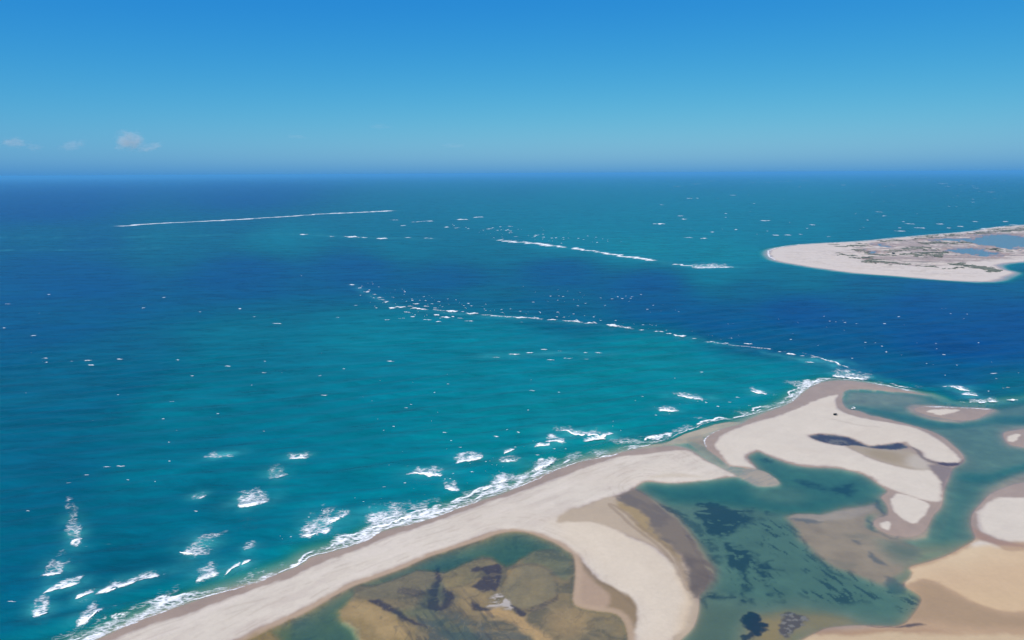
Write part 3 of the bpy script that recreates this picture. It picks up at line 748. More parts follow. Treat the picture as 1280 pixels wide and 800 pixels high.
def mat_foam(name, cell=.42, sharp=.58, fine=.6):
    k = N(name)
    vec = k.pos((.42, 1, 1), -SWROT)
    vo = k.n("TexVoronoi", feature="DISTANCE_TO_EDGE"); vo.inputs["Scale"].default_value = cell
    wn_ = k.n("TexNoise"); wn_.inputs["Scale"].default_value = .3; wn_.inputs["Detail"].default_value = 4
    k.l(vec, wn_.inputs["Vector"])
    off = k.n("VectorMath", operation="MULTIPLY_ADD"); k.l(wn_.outputs[1], off.inputs[0]); off.inputs[1].default_value = (5, 5, 0); k.l(vec, off.inputs[2])
    k.l(off.outputs[0], vo.inputs["Vector"])
    lace = k.math("SUBTRACT", 1.0, k.math("MULTIPLY", vo.outputs[0], 2.6), clamp=True)
    nz = k.noise(vec, fine, 6, .68)
    pat = k.math("ADD", k.math("MULTIPLY", lace, .34), k.math("MULTIPLY", nz, .95))
    v_ = k.math("ADD", k.math("MULTIPLY", k.attr("dens"), 1.5), k.math("MULTIPLY", k.math("SUBTRACT", pat, .60), 1.7))
    a = k.math("MULTIPLY", k.rng(v_, .46, .46 + sharp * 2.0), k.rng(k.attr("dens"), .0, .15))
    a = k.math("MULTIPLY", a, .96)
    df = k.n("BsdfDiffuse"); df.inputs[0].default_value = (.80, .81, .80, 1)
    tb = k.n("BsdfTransparent")
    mx = k.n("MixShader"); k.l(a, mx.inputs[0]); k.l(tb.outputs[0], mx.inputs[1]); k.l(df.outputs[0], mx.inputs[2])
    k.l(mx.outputs[0], k.out.inputs[0])
    return k.m

def mat_plain(name, col, rough=.8, spec=.3, vary=.25, scale=1.5):
    k = N(name)
    p = k.n("BsdfPrincipled")
    nz = k.noise(k.pos(), scale, 4, .6)
    f = k.rng(nz, .25, .75, 1 - vary, 1 + vary)
    g = k.n("CombineXYZ")
    for i in range(3):
        k.l(f, g.inputs[i])
    k.l(k.mix(1.0, c4(col), g.outputs[0], "MULTIPLY"), p.inputs["Base Color"])
    p.inputs["Roughness"].default_value = rough; p.inputs["Specular IOR Level"].default_value = spec
    k.l(p.outputs[0], k.out.inputs[0])
    return k.m

M_GROUND = mat_ground(); M_WATER = mat_water()
M_FOAM = mat_foam("sea_foam"); M_SURF = mat_foam("surf_foam", .34, .62, .5)
M_CREST = mat_plain("breaking_crest", (.82, .83, .82), .9, .1, .04)

# ------------------------------------------------------------------ breaking waves: where they stand (pixels of the photograph)
# (crest from, crest to, reach of the foam behind the crest in px (dx, dy), density of the foam, label)
BIG = [
    ((86, 680), (104, 676), (-6, -38), .62, "tall lacy triangle of foam left of all other near breakers"),
    ((52, 720), (77, 718), (12, -20), .78, "breaker with ragged foam at the far left, above the slanting white crest"),
    ((60, 741), (96, 731), (10, -9), .92, "slanting white crest at the far left under the ragged breaker"),
    ((94, 751), (117, 743), (2, -5), .95, "short bright crest between two rows of breakers at the lower left"),
    ((40, 771), (60, 766), (2, -18), .74, "small square foam patch at the lower left beside the frame edge"),
    ((125, 743), (191, 722), (4, -11), .95, "longest bright curling crest in the lower left water"),
    ((100, 782), (126, 765), (-6, -12), .80, "breaker with fan of foam nearest the lower left beach"),
    ((224, 690), (255, 694), (24, -22), .66, "crescent shaped foam patch off the beach, left of the round lace patch"),
    ((296, 634), (334, 628), (-4, -14), .76, "round lacy foam patch alone in the teal water"),
    ((240, 624), (257, 621), (-2, -8), .46, "faint foam patch left of the round lacy one"),
    ((335, 599), (357, 594), (-4, -11), .40, "faint fraying foam patch above the round lacy one"),
    ((245, 727), (276, 719), (-2, -16), .66, "lace patch with white tip just off the lower beach"),
    ((281, 720), (300, 708), (0, -3), 1.0, "thick slanting white crest beside the lower beach"),
    ((303, 708), (314, 702), (0, -3), 1.0, "small thick white crest right of the slanting one by the beach"),
    ((303, 689), (319, 686), (2, -8), .62, "tiny crest with a wisp of foam off the lower beach"),
    ((378, 671), (412, 663), (6, -25), .74, "largest spread of lacy foam left of the beach bulge"),
    ((412, 655), (438, 643), (-6, -6), .84, "upper curl of the largest foam spread"),
    ((460, 662), (515, 645), (-10, -20), .72, "long crest with foam running into the beach surf"),
    ((514, 593), (554, 595), (2, -10), .72, "oval lace patch off the middle of the beach"),
    ((574, 578), (601, 572), (-4, -8), .92, "bright bowl shaped breaker off the middle of the beach"),
    ((556, 611), (572, 613), (-3, -10), .72, "small forked breaker below the oval lace patch"),
    ((700, 539), (760, 549), (2, -7), .76, "long diagonal breaker off the beach under the twin far patches"),
    ((735, 551), (762, 544), (-2, -3), .98, "bright tail of the long diagonal breaker"),
    ((685, 553), (705, 554), (-3, -9), .80, "lacy breaker left of the long diagonal one"),
    ((622, 579), (645, 577), (2, -6), .62, "thin lace patch under a curved crest mid beach"),
    ((630, 568), (643, 563), (-2, -3), .95, "curved crest above the thin lace patch"),
    ((668, 560), (686, 557), (0, -3), .95, "short straight white crest left of the lacy breaker"),
    ((663, 590), (693, 578), (-2, -8), .90, "wide breaker almost touching the mid beach"),
    ((612, 607), (640, 600), (0, -7), .86, "breaker merging with surf left of the wide one"),
    ((603, 614), (614, 610), (0, -4), .90, "small breaker at the edge of the surf"),
    ((825, 514), (847, 514), (-2, -6), .78, "left of the twin lace patches off the bend of the beach"),
    ((845, 494), (884, 502), (-2, -5), .72, "right of the twin lace patches off the bend of the beach"),
    ((938, 489), (957, 494), (0, -4), .88, "slab shaped breaker just off the hooked sandbar"),
    ((262, 571), (294, 570), (2, -5), .56, "thin level streak of foam in open teal water"),
    ((361, 574), (385, 573), (2, -7), .70, "ragged foam patch right of the thin level streak"),
    ((1183, 485), (1213, 489), (-2, -4), .80, "lacy breaker in the inlet right of the hooked sandbar"),
    ((1204, 493.5), (1222, 495), (2, -3), .82, "small double breaker in the inlet below the lacy one"),
    ((1214, 503.5), (1245, 502), (0, -4), .66, "long thin breaker in the inlet above the low islet"),
    ((1021, 447), (1060, 460), (-16, -5), .72, "churned breakers at the outer corner of the hooked sandbar"),
    ((1040, 470), (1084, 474), (4, -8), .68, "foam wedge touching the tip of the hooked sandbar"),
    ((866, 335), (914, 334), (-4, -4), .74, "bright forked end of the far surf line before the island"),
]
SMALL = {
  "in the surf line curving off the sandbar": ("whitecaps of the curving surf line", [
    (458, 365, 9), (490, 385, 12), (500, 384, 16), (523, 386, 20), (513, 383, 9), (545, 385, 8), (565, 389, 18), (590, 392, 18), (617, 395, 10), (635, 397, 6), (650, 397, 20), (668, 398, 14), (690, 400, 14),
    (716, 402, 20), (738, 404, 18), (766, 407, 20), (783, 410, 12), (823, 415, 14), (850, 420, 18), (888, 428, 12), (935, 430, 12), (961, 437, 9), (988, 443, 14), (1017, 447, 10), (1012, 453, 12),
    (475, 372, 7), (483, 377, 9), (440, 356, 8), (450, 360, 6), (468, 368, 6), (802, 413, 8), (836, 417, 8), (868, 424, 6), (908, 429, 6), (975, 440, 6), (1003, 445, 7), (520, 380, 10), (533, 383, 8)]),
  "in the loose row below the curving surf line": ("whitecaps below the curving surf line", [
    (484, 400, 7), (502, 398, 9), (534, 400, 13), (557, 397, 14), (575, 398, 10), (586, 402, 13), (548, 402, 8), (652, 403, 4), (422, 397, 6), (508, 390, 8), (516, 396, 8), (445, 382, 6), (470, 385, 5), (546, 394, 9)]),
  "in the cluster over the teal shoal": ("whitecaps over the teal shoal", [
    (620, 447, 11), (643, 443, 15), (662, 441, 10), (688, 450, 11), (732, 441, 6), (733, 450, 7), (710, 448, 14), (680, 437, 10), (700, 439, 6), (748, 441, 10)]),
  "of those scattered singly over the open sea": ("scattered whitecaps of the open sea", [
    (346, 405, 14), (488, 452, 11), (430, 461, 4), (508, 510, 5), (405, 495, 10), (665, 489, 8), (110, 451, 13), (114, 457, 9), (56, 448, 9), (90, 452, 5), (58, 453, 4), (150, 449, 9), (285, 458, 8), (330, 466, 7), (215, 503, 7),
    (222, 450, 6), (134, 584, 11), (151, 583, 12), (108, 594, 7), (86, 604, 8), (87, 625, 6), (35, 640, 6), (15, 753, 14), (145, 758, 9), (318, 396, 5), (620, 546, 9), (556, 541, 7), (672, 570, 6), (696, 576, 8),
    (648, 541, 5), (575, 560, 5), (560, 480, 4), (912, 503, 5), (897, 508, 4), (922, 497, 7), (937, 508, 5), (803, 497, 4), (1242, 467, 10), (1204, 503, 8), (1265, 500, 16), (1235, 489, 5), (480, 609, 5), (590, 590, 6), (245, 640, 6),
    (160, 600, 5), (400, 470, 6), (240, 470, 5), (330, 540, 4), (42, 420, 8), (10, 380, 10), (5, 410, 6), (180, 385, 5), (205, 372, 4), (250, 390, 6), (300, 386, 5), (1245, 474, 4), (1108, 440, 4), (1180, 444, 4)]),
  "in the dashed row under the long far breaker": ("far whitecaps under the long line", [
    (380, 293, 12), (415, 295.5, 8), (440, 296, 22), (455, 297, 9), (478, 298, 16), (510, 297, 9), (536, 298, 14), (493, 275, 12), (521, 277.5, 13), (535, 276.5, 15), (578, 274.5, 18), (598, 271.5, 14), (558, 284, 6), (571, 285, 6), (504, 282, 4)]),
  "of those beyond the far surf toward the horizon": ("far whitecaps toward the horizon", [
    (824, 280, 16), (827, 256, 6), (851, 270, 8), (855, 274, 9), (958, 276, 13), (970, 294, 9), (985, 294, 8), (1001, 293, 3), (1016, 281, 4), (916, 244, 8), (1105, 270, 9), (1099, 265, 4), (1174, 280, 9), (1151, 285, 16), (1138, 280, 9),
    (1219, 277, 13), (1229, 286, 12), (1126, 289, 12), (1036, 296, 8), (862, 248, 6), (671, 294, 8), (638, 291, 4), (645, 296, 7), (638, 283, 4), (638, 289, 5), (612, 286, 6), (622, 288, 4), (890, 290, 6), (920, 287, 5), (860, 297, 12), (880, 298, 10),
    (980, 227, 26), (1006, 226, 16), (960, 228, 10), (846, 233, 12), (870, 230, 14), (890, 226, 10), (1114, 231, 6), (1157, 222, 6), (1201, 231, 8), (1238, 240, 12), (1255, 226, 10), (1178, 230, 8), (1185, 285, 5), (1200, 283, 8), (1256, 277, 10), (1266, 281, 9)]),
}
for p0_, p1_, tr_, dn_, lb_ in BIG:
    if dn_ > .58 and p0_[1] > 480:
        a_, b_ = ground([p0_, p1_]); m_ = ((p0_[0] + p1_[0]) / 2, (p0_[1] + p1_[1]) / 2)
        q_ = ground([m_, (m_[0] + tr_[0], m_[1] + tr_[1])]); t_ = (b_ - a_) / np.hypot(*(b_ - a_)); n_ = np.array([-t_[1], t_[0]])
        RIDGES.append((a_, b_, 1.5 * dn_, n_ if n_ @ (q_[1] - q_[0]) > 0 else -n_))
L1 = [(136, 283.2), (165, 282), (172, 280.8), (230, 277.8), (290, 275), (325, 272.6), (360, 270.6), (400, 267.6), (440, 266), (497, 263.2)]
L3 = [(620, 299), (640, 302), (668, 304.5), (690, 307.5), (715, 310.5), (742, 314), (770, 319), (800, 323.5), (830, 328), (860, 332), (882, 334)]
EDGE_SEA = A_SEA[1:] + [(790, 561.5), (812, 557), (830, 551.5), (842, 545), (852, 540), (878, 532), (900, 525.5), (927, 521), (945, 517), (961, 511.5), (983, 504.5), (995.6, 497), (1006.6, 488), (1024, 478.4), (1049, 474.6), (1080, 477), (1117, 484), (1155, 492)]

# ------------------------------------------------------------------ the ground
def build_ground():
    X, Y, quads = polar_grid(-1.02, 1.04, 418, 890, 1.15, 1.1)
    # leave out what lies under deep water
    sd = np.full(X.shape, -200, np.float32)
    coarse = [sdist(G(v, 1), X, Y, 130) for v in (A_WATER, B_WATER, LAGOON, GH_WATER)]
    near = np.maximum.reduce(coarse) > -95
    keep = near[quads].any(1)
    q = quads[keep]; used, inv = np.unique(q.ravel(), return_inverse=True)
    X, Y, quads = X[used], Y[used], inv.reshape(-1, 4)
    H, col, wet, rid, grass, lag, pond, pool, tone = terrain(X, Y)
    V = np.stack([X, Y, H], 1)
    attrs = {"ground": col, "wet": wet}
    fr = rid[quads]; land = fr.max(1)
    fr = np.where((fr > 0).sum(1) >= 2, land, 0)
    fg = grass[quads].mean(1)
    cen = V[quads].mean(1)
    cls = np.where(fr > 0, fr, np.where(fg > .5, 20, 10))
    cls = np.where((fr == 5) & (sdist(G([(1200, 600), (1450, 580), (1450, 686), (1250, 684), (1222, 674), (1200, 670)], 1), cen[:, 0], cen[:, 1], 50) > 0), 6, cls)
    cls = np.where((cls == 10) & (sdist(P["POND"], cen[:, 0], cen[:, 1], 30) > 0), 11, cls)
    for c, name, kind, lab in [(1, "beach", "structure", "long pale sand spit running from the lower left"), (2, "sandbar", "structure", "large hooked sandbar at the end of the beach"),
                               (3, "sandbar", "structure", "low thin islet in the inlet beyond the hooked sandbar"), (4, "sandbar", "structure", "tiny islet cut by the right edge of the picture"),
                               (6, "sandbar", "structure", "round white sandbar at the right edge"), (5, "sand_flat", "structure", "golden sand flat in the lower right corner"),
                               (10, "lagoon_bed", "structure", None), (11, "pond_bed", "structure", None), (20, "seagrass", "stuff", "dark blue seagrass beds in the lagoon")]:
        r = cut(V, quads, cls == c, attrs)
        if r:
            link(name, raw_mesh(name, r[0], r[1], M_GROUND, r[2]), kind=kind, label=lab)

build_ground()
# deep sea floor under everything, out to the horizon
def build_floor():
    n = 96; rr = [0, 400, 1500, 6000, 25000, 90000, 155000]
    v = [(0, 0, -34.0)]; f = []
    for r in rr[1:]:
        for i in range(n):
            a = 2 * math.pi * i / n
            v.append((r * math.sin(a), r * math.cos(a), -34.0))
    me = bpy.data.meshes.new("seabed")
    for i in range(n):
        f.append((0, 1 + (i + 1) % n, 1 + i))
    for k in range(len(rr) - 2):
        for i in range(n):
            j = (i + 1) % n
            f.append((1 + k * n + i, 1 + k * n + j, 1 + (k + 1) * n + j, 1 + (k + 1) * n + i))
    me.from_pydata(v, [], f)
    me.materials.append(mat_plain("deep_seabed", (.10, .12, .11), .9, .1, .2, .01))
    link("seabed", me, kind="structure")
build_floor()

# ------------------------------------------------------------------ the far island
def island_terrain(X, Y):
    cv = Cover(X, Y)
    w = fbm(X / 55, Y / 55, 3, 71) * 6
    sd = sdist(P["I"], X + w, Y + fbm(X / 55, Y / 55, 3, 72) * 6, 300)
    d = ground([(1000, 318), (1240, 322)]); d = d[1] - d[0]; d /= np.hypot(*d)
    al = X * d[0] + Y * d[1]; ac = -X * d[1] + Y * d[0]
    n1 = fbm(al / 150, ac / 40, 4, 73); n2 = fbm(al / 40, ac / 18, 4, 74)
    H = np.where(sd > 0, 1.8 * (1 - np.exp(-.03 * np.maximum(sd, 0) / 1.8)), -np.minimum(.06 * -sd, 20))
    H += np.where(sd > 25, np.maximum(n2 + .25 * n1, 0) * 3.2 * np.minimum((sd - 25) / 60, 1), 0)
    cv.col[:] = alb(190, 176, 168)
    cv.paint(sstep(2, 14, sd), alb(214, 204, 198))
    cv.paint(sstep(.1, .7, n2) * sstep(20, 60, sd), alb(196, 184, 176), .5)
    inner = cv.mask([(1060, 318), (1090, 304), (1150, 297), (1230, 290), (1330, 284), (1330, 318), (1270, 322), (1240, 326), (1215, 328), (1180, 333), (1120, 331), (1080, 326)], 25, 30, 5)
    cv.paint(inner * sstep(-.35, .25, n1 + .3 * n2), alb(160, 144, 142), .8)
    cv.paint(inner * sstep(.1, .6, -n1 + .4 * n2), alb(216, 204, 194), .8)
    rg = 1 - np.abs(fbm(al / 150 + .3 * cv.w1[0], ac / 26, 4, 76)) * 2.2
    cv.paint(sstep(.62, .95, rg) * sstep(30, 90, sd) * (.35 + .65 * inner), alb(142, 132, 126), .6)
    cv.paint(sstep(.4, .8, fbm(al / 90, ac / 16, 4, 77)) * sstep(30, 90, sd) * inner, alb(120, 116, 112), .55)
    pw = np.zeros(X.shape)
    for q in IPONDS:
        s_ = sdist(q, X + 30 * cv.w1[0] + 10 * n2, Y + 60 * n2 + 22 * cv.w1[1], 60)
        cv.paint(sstep(-34, -4, s_), alb(166, 140, 132), .75)
        pw = np.maximum(pw, sstep(-6, 6, s_))
    cv.paint(pw, alb(138, 136, 142))
    H = H * (1 - pw) - .35 * pw
    scrub = np.zeros(X.shape)
    for px, k in [([(1185, 330), (1208, 331), (1245, 335), (1251, 339), (1232, 340.6), (1212, 335)], 1.0), ([(1150, 304.5), (1170, 303.5), (1205, 303.2), (1212, 305), (1180, 306), (1150, 306)], .9),
                  ([(1060, 306), (1080, 305), (1086, 308), (1070, 310)], .6), ([(1040, 306), (1050, 305), (1052, 311), (1042, 310)], .6), ([(1246, 299), (1258, 297), (1272, 299), (1266, 302), (1250, 301)], .8),
                  ([(1238, 311.5), (1248, 311), (1252, 314), (1244, 315)], .8), ([(1066, 312), (1086, 315), (1110, 320), (1130, 321), (1100, 321), (1076, 316)], .6),
                  ([(1040, 316), (1090, 324), (1140, 331), (1190, 336), (1215, 338), (1150, 335), (1080, 328)], .55), ([(1120, 312), (1160, 309), (1180, 314), (1185, 322), (1140, 322), (1110, 316)], .55),
                  ([(1100, 301), (1160, 295), (1230, 289), (1300, 284), (1300, 288), (1230, 293), (1170, 298), (1110, 303)], .55), ([(1230, 286), (1300, 282), (1300, 290), (1250, 290)], .5)]:
        m = cv.mask(px, 14, 25, 6)
        scrub = np.maximum(scrub, m * k)
    scrub = scrub * (pw < .2) * (sd > 18)
    sc_m = scrub * sstep(.0, .35, n2 + scrub - .55)
    cv.paint(sc_m, alb(126, 122, 108), .6)
    wet = np.clip(1 - sstep(2, 12, sd) + pw, 0, 1)
    return H, cv.col, wet, sd, sc_m

def build_island():
    X, Y, quads = polar_grid(.34, .98, 256, 362, .8, .5)
    sd = sdist(P["I"], X, Y, 200)
    keep = (sd > -120)[quads].any(1)
    q = quads[keep]; used, inv = np.unique(q.ravel(), return_inverse=True)
    X, Y, quads = X[used], Y[used], inv.reshape(-1, 4)
    H, col, wet, sd, scr = island_terrain(X, Y)
    V = np.stack([X, Y, H], 1)
    link("sand_island", raw_mesh("sand_island", V, quads, M_GROUND, {"ground": col, "wet": wet}), kind="structure")
    # low shrubs on the dunes: thousands of small leafy mounds that nobody could count
    w = np.where(scr > .15, scr, 0) * np.hypot(X, Y) ** 2
    w = w / w.sum()
    n = 6500
    idx = rng.choice(len(X), n, p=w)
    base = np.array([(math.cos(a) * r, math.sin(a) * r, z) for z, r, o in ((0, 1, 0), (.55, .8, .5)) for a in [(i + o) * math.pi * 2 / 6 for i in range(6)]] + [(0, 0, .95)])
    fc = []
    for i in range(6):
        j = (i + 1) % 6
        fc += [(i, j, 6 + i), (j, 6 + j, 6 + i), (6 + i, 6 + j, 12)]
    fc = np.array(fc)
    vs = []; fs = []
    for k, i in enumerate(idx):
        s = rng.uniform(1.6, 4.2); h = rng.uniform(.8, 2.2)
        b = base * (1 + rng.uniform(-.3, .3, (13, 1)))
        a = rng.uniform(0, 6.28); c_, s_ = math.cos(a), math.sin(a)
        vs.append(np.stack([(b[:, 0] * c_ - b[:, 1] * s_) * s * 1.5 + X[i] + rng.uniform(-4, 4), (b[:, 0] * s_ + b[:, 1] * c_) * s + Y[i] + rng.uniform(-6, 6), b[:, 2] * h + H[i] - .2], 1))
        fs.append(fc + 13 * k)
    me = raw_mesh("dune_scrub", np.concatenate(vs), np.concatenate(fs), mat_plain("scrub_leaves", (.105, .112, .08), .9, .1, .4, .08), None, False, True)
    link("dune_scrub", me, kind="stuff", label="grey green scrub dotted over the dunes of the far island")
build_island()

# ------------------------------------------------------------------ the water
AIR = [((a[0] + b[0]) / 2 + t[0] * .4, (a[1] + b[1]) / 2 + t[1] * .4, max(abs(b[0] - a[0]), 12), max(abs(t[1]), 6)) for a, b, t, d, l in BIG]
def build_water():
    X, Y, quads = polar_grid(-1.0, 1.0, 216.7 + .9, 875, 1.5, 1.45)
    X2, Y2, q2 = polar_grid(-1.0, 1.0, 875, 1300, 60, 40)
    a, b, e, f, g = land_sd(X, Y, 60)
    isl = sdist(P["I"], X, Y, 60)
    sd = np.maximum.reduce([a, b, e, f, g, isl])
    ip = np.full(X.shape, -60.0)
    for q in IPONDS:
        ip = np.maximum(ip, sdist(q, X, Y, 60))
    # depth of the bed below, where the bed is built
    dep = 3 + 24 * tone_at(X, Y)
    lag = sstep(-14, 14, sdist(P["LAG"], X, Y, 60))
    nearl = np.maximum.reduce([a, b, e, f, g, sdist(P["LAG"], X, Y, 130)]) > -95
    i1 = np.nonzero(nearl)[0]
    tone = tone_at(X, Y)
    H, col, wet, rid, gm, lg, pond, pool, tn = terrain(X[i1], Y[i1])
    off = np.maximum.reduce([a[i1], b[i1], e[i1], f[i1], g[i1], sdist(P["LAG"], X[i1], Y[i1], 130), sdist(P["POND"], X[i1], Y[i1], 130), sdist(P["POOL"], X[i1], Y[i1], 130)])
    bl = sstep(14, 48, -off)
    dep[i1] = -H * (1 - bl) + dep[i1] * bl
    pn = np.zeros(X.shape); pn[i1] = np.maximum(pond, pool)
    ni = isl > -59.9
    i2 = np.nonzero(ni)[0]
    Hi = island_terrain(X[i2], Y[i2])[0]
    bl = sstep(15, 58, -isl[i2])
    dep[i2] = np.minimum(dep[i2], -Hi * (1 - bl) + dep[i2] * bl)
    # near the shore sand is stirred up
    d_edge = np.maximum(-a, -50)
    dist = np.maximum(-np.maximum(a, b), 0)
    tone = np.where(lag < .5, tone * (0.35 + .65 * sstep(4, 58, dist)), tone)
    tone = np.where(isl > -59, tone * (.6 + .4 * sstep(5, 58, -isl)), tone)
    air = np.zeros(X.shape)
    for (x, y, w, t) in AIR:
        c = ground([(x, y)])[0]; mx_, my_ = mpp(x, y)
        rx, ry = max(w * .7 * mx_, 8), min(max(t * .7 * my_, 8), 34)
        ii = np.nonzero((np.abs(X - c[0]) < 3 * max(rx, ry)) & (np.abs(Y - c[1]) < 3 * max(rx, ry)))[0]
        e2 = c / np.hypot(*c); e1 = np.array([e2[1], -e2[0]])
        p1_ = (X[ii] - c[0]) * e1[0] + (Y[ii] - c[1]) * e1[1]; p2_ = (X[ii] - c[0]) * e2[0] + (Y[ii] - c[1]) * e2[1]
        air[ii] += .75 * np.exp(-(p1_ / rx) ** 2 - (p2_ / ry) ** 2)
    for line, wd, k in ((L3, 30, .5), (L1, 60, .25), ([(440, 356), (500, 384), (620, 396), (780, 410), (890, 428), (1040, 457)], 14, .45), ([(600, 446), (680, 442), (760, 444)], 16, .45), ([(370, 293), (440, 296), (540, 299)], 40, .4), ([(0, 297), (120, 297), (260, 294), (400, 292)], 30, .30), ([(0, 313), (100, 312), (200, 310)], 24, .35)):
        ln = ground(smooth(line, False, 4))
        best = np.full(X.shape, 1e9, np.float32)
        for (ax, ay), (bx, by) in zip(ln[:-1], ln[1:]):
            ex, ey = bx - ax, by - ay
            t = np.clip(((X - ax) * ex + (Y - ay) * ey) / (ex * ex + ey * ey), 0, 1)
            best = np.minimum(best, np.hypot(X - ax - t * ex, Y - ay - t * ey))
        air += k * np.exp(-(best / wd) ** 2) * (.6 + .4 * fbm(X / 60, Y / 60, 3, 81))
    surfz = np.exp(-(np.maximum(-np.maximum(a, b), 0) / 16) ** 2) * (lag < .5) * (np.maximum(a, b) < 2)
    air += .35 * surfz * (.6 + .6 * fbm(X / 18, Y / 18, 3, 82))
    air = np.clip(air * (1 - lag) * (.75 + .55 * fbm(X / 13, Y / 13, 4, 83)), 0, 1)
    lag2 = np.maximum.reduce([lag, pn, sstep(-4, 4, ip) * (isl > 5)])
    Z = (swell(X, Y) + ridge(X, Y)) * (1 - np.maximum(lag2, 0)) * np.clip(dist / 30, 0, 1)
    keep = (dep > -.35)[quads].any(1)
    # the parts of the water
    V = np.stack([X, Y, Z], 1)
    attrs = {"depth": dep, "tone": tone, "lagoon": lag2, "air": air}
    cls = np.where(pn[quads].mean(1) > .5, 2, np.where(lag[quads].mean(1) > .5, 1, 0))
    fi = isl[quads].mean(1) > 8
    cls = np.where(fi, 3, cls)
    cls = np.where((cls == 2) & (b[quads].mean(1) > -80) & (X[quads].mean(1) > 300), 4, cls)
    for c, name in ((1, "lagoon_water"), (2, "tidal_pond_water"), (4, "pool_water"), (3, "island_pond_water"), (0, "sea_water")):
        r = cut(V, quads, keep & (cls == c), attrs)
        if not r:
            continue
        v, q, at = r
        if c == 0:
            # the sheet goes on outside the frame, to every side
            n = 60; t0 = math.atan(1.0)
            az = np.concatenate([np.linspace(t0, 2 * math.pi - t0, n)])
            rr = np.array([60, 200, 500, 1200, 3000, 8000, 25000, 150000.0])
            R, A = np.meshgrid(rr, az, indexing="ij")
            v2 = np.stack([(R * np.sin(A)).ravel(), (R * np.cos(A)).ravel(), np.full(R.size, 0.0)], 1)
            ii = np.arange((len(rr) - 1) * n).reshape(len(rr) - 1, n)[:, :-1].ravel()
            qq = np.stack([ii, ii + 1, ii + n + 1, ii + n], 1)
            q = np.concatenate([q, qq + len(v)]); v = np.concatenate([v, v2])
            z = np.zeros(len(v2))
            at = {"depth": np.concatenate([at["depth"], z + 18]), "tone": np.concatenate([at["tone"], z + .6]), "lagoon": np.concatenate([at["lagoon"], z]), "air": np.concatenate([at["air"], z])}
        link(name, raw_mesh(name, v, q, M_WATER, at), kind="structure")
build_water()

# ------------------------------------------------------------------ surf along the beaches
def water_level(X, Y):
    a, b, e, f, g = land_sd(X, Y, 60)
    lag = sstep(-14, 14, sdist(P["LAG"], X, Y, 60))
    m = np.maximum(a, b)
    Z = (swell(X, Y) + ridge(X, Y)) * (1 - lag) * np.clip(np.maximum(-m, 0) / 30, 0, 1)
    land = np.where(m > 0, 1.4 * (1 - np.exp(-.05 * np.maximum(m, 0) / 1.4)), 0)
    return np.maximum(Z, land)

def resample(pts, step):
    L = np.concatenate([[0], np.cumsum(np.hypot(*(pts[1:] - pts[:-1]).T))])
    n = max(int(L[-1] / step), 3)
    s = np.linspace(0, L[-1], n)
    return np.stack([np.interp(s, L, pts[:, 0]), np.interp(s, L, pts[:, 1])], 1), s

def strip(pts, s, offs, side=1.0):
    tan = np.gradient(pts, axis=0); tan /= np.hypot(*tan.T)[:, None]
    k = np.ones(9) / 9
    tan = np.stack([np.convolve(np.pad(tan[:, i], 4, mode="edge"), k, "valid") for i in (0, 1)], 1)
    nr = np.stack([-tan[:, 1], tan[:, 0]], 1) * side
    Pn = pts[:, None] + nr[:, None] * offs[None, :, None]
    n, m = Pn.shape[:2]
    ii = np.arange((n - 1) * m).reshape(n - 1, m)[:, :-1].ravel()
    return Pn[..., 0].ravel(), Pn[..., 1].ravel(), np.stack([ii, ii + m, ii + m + 1, ii + 1], 1)

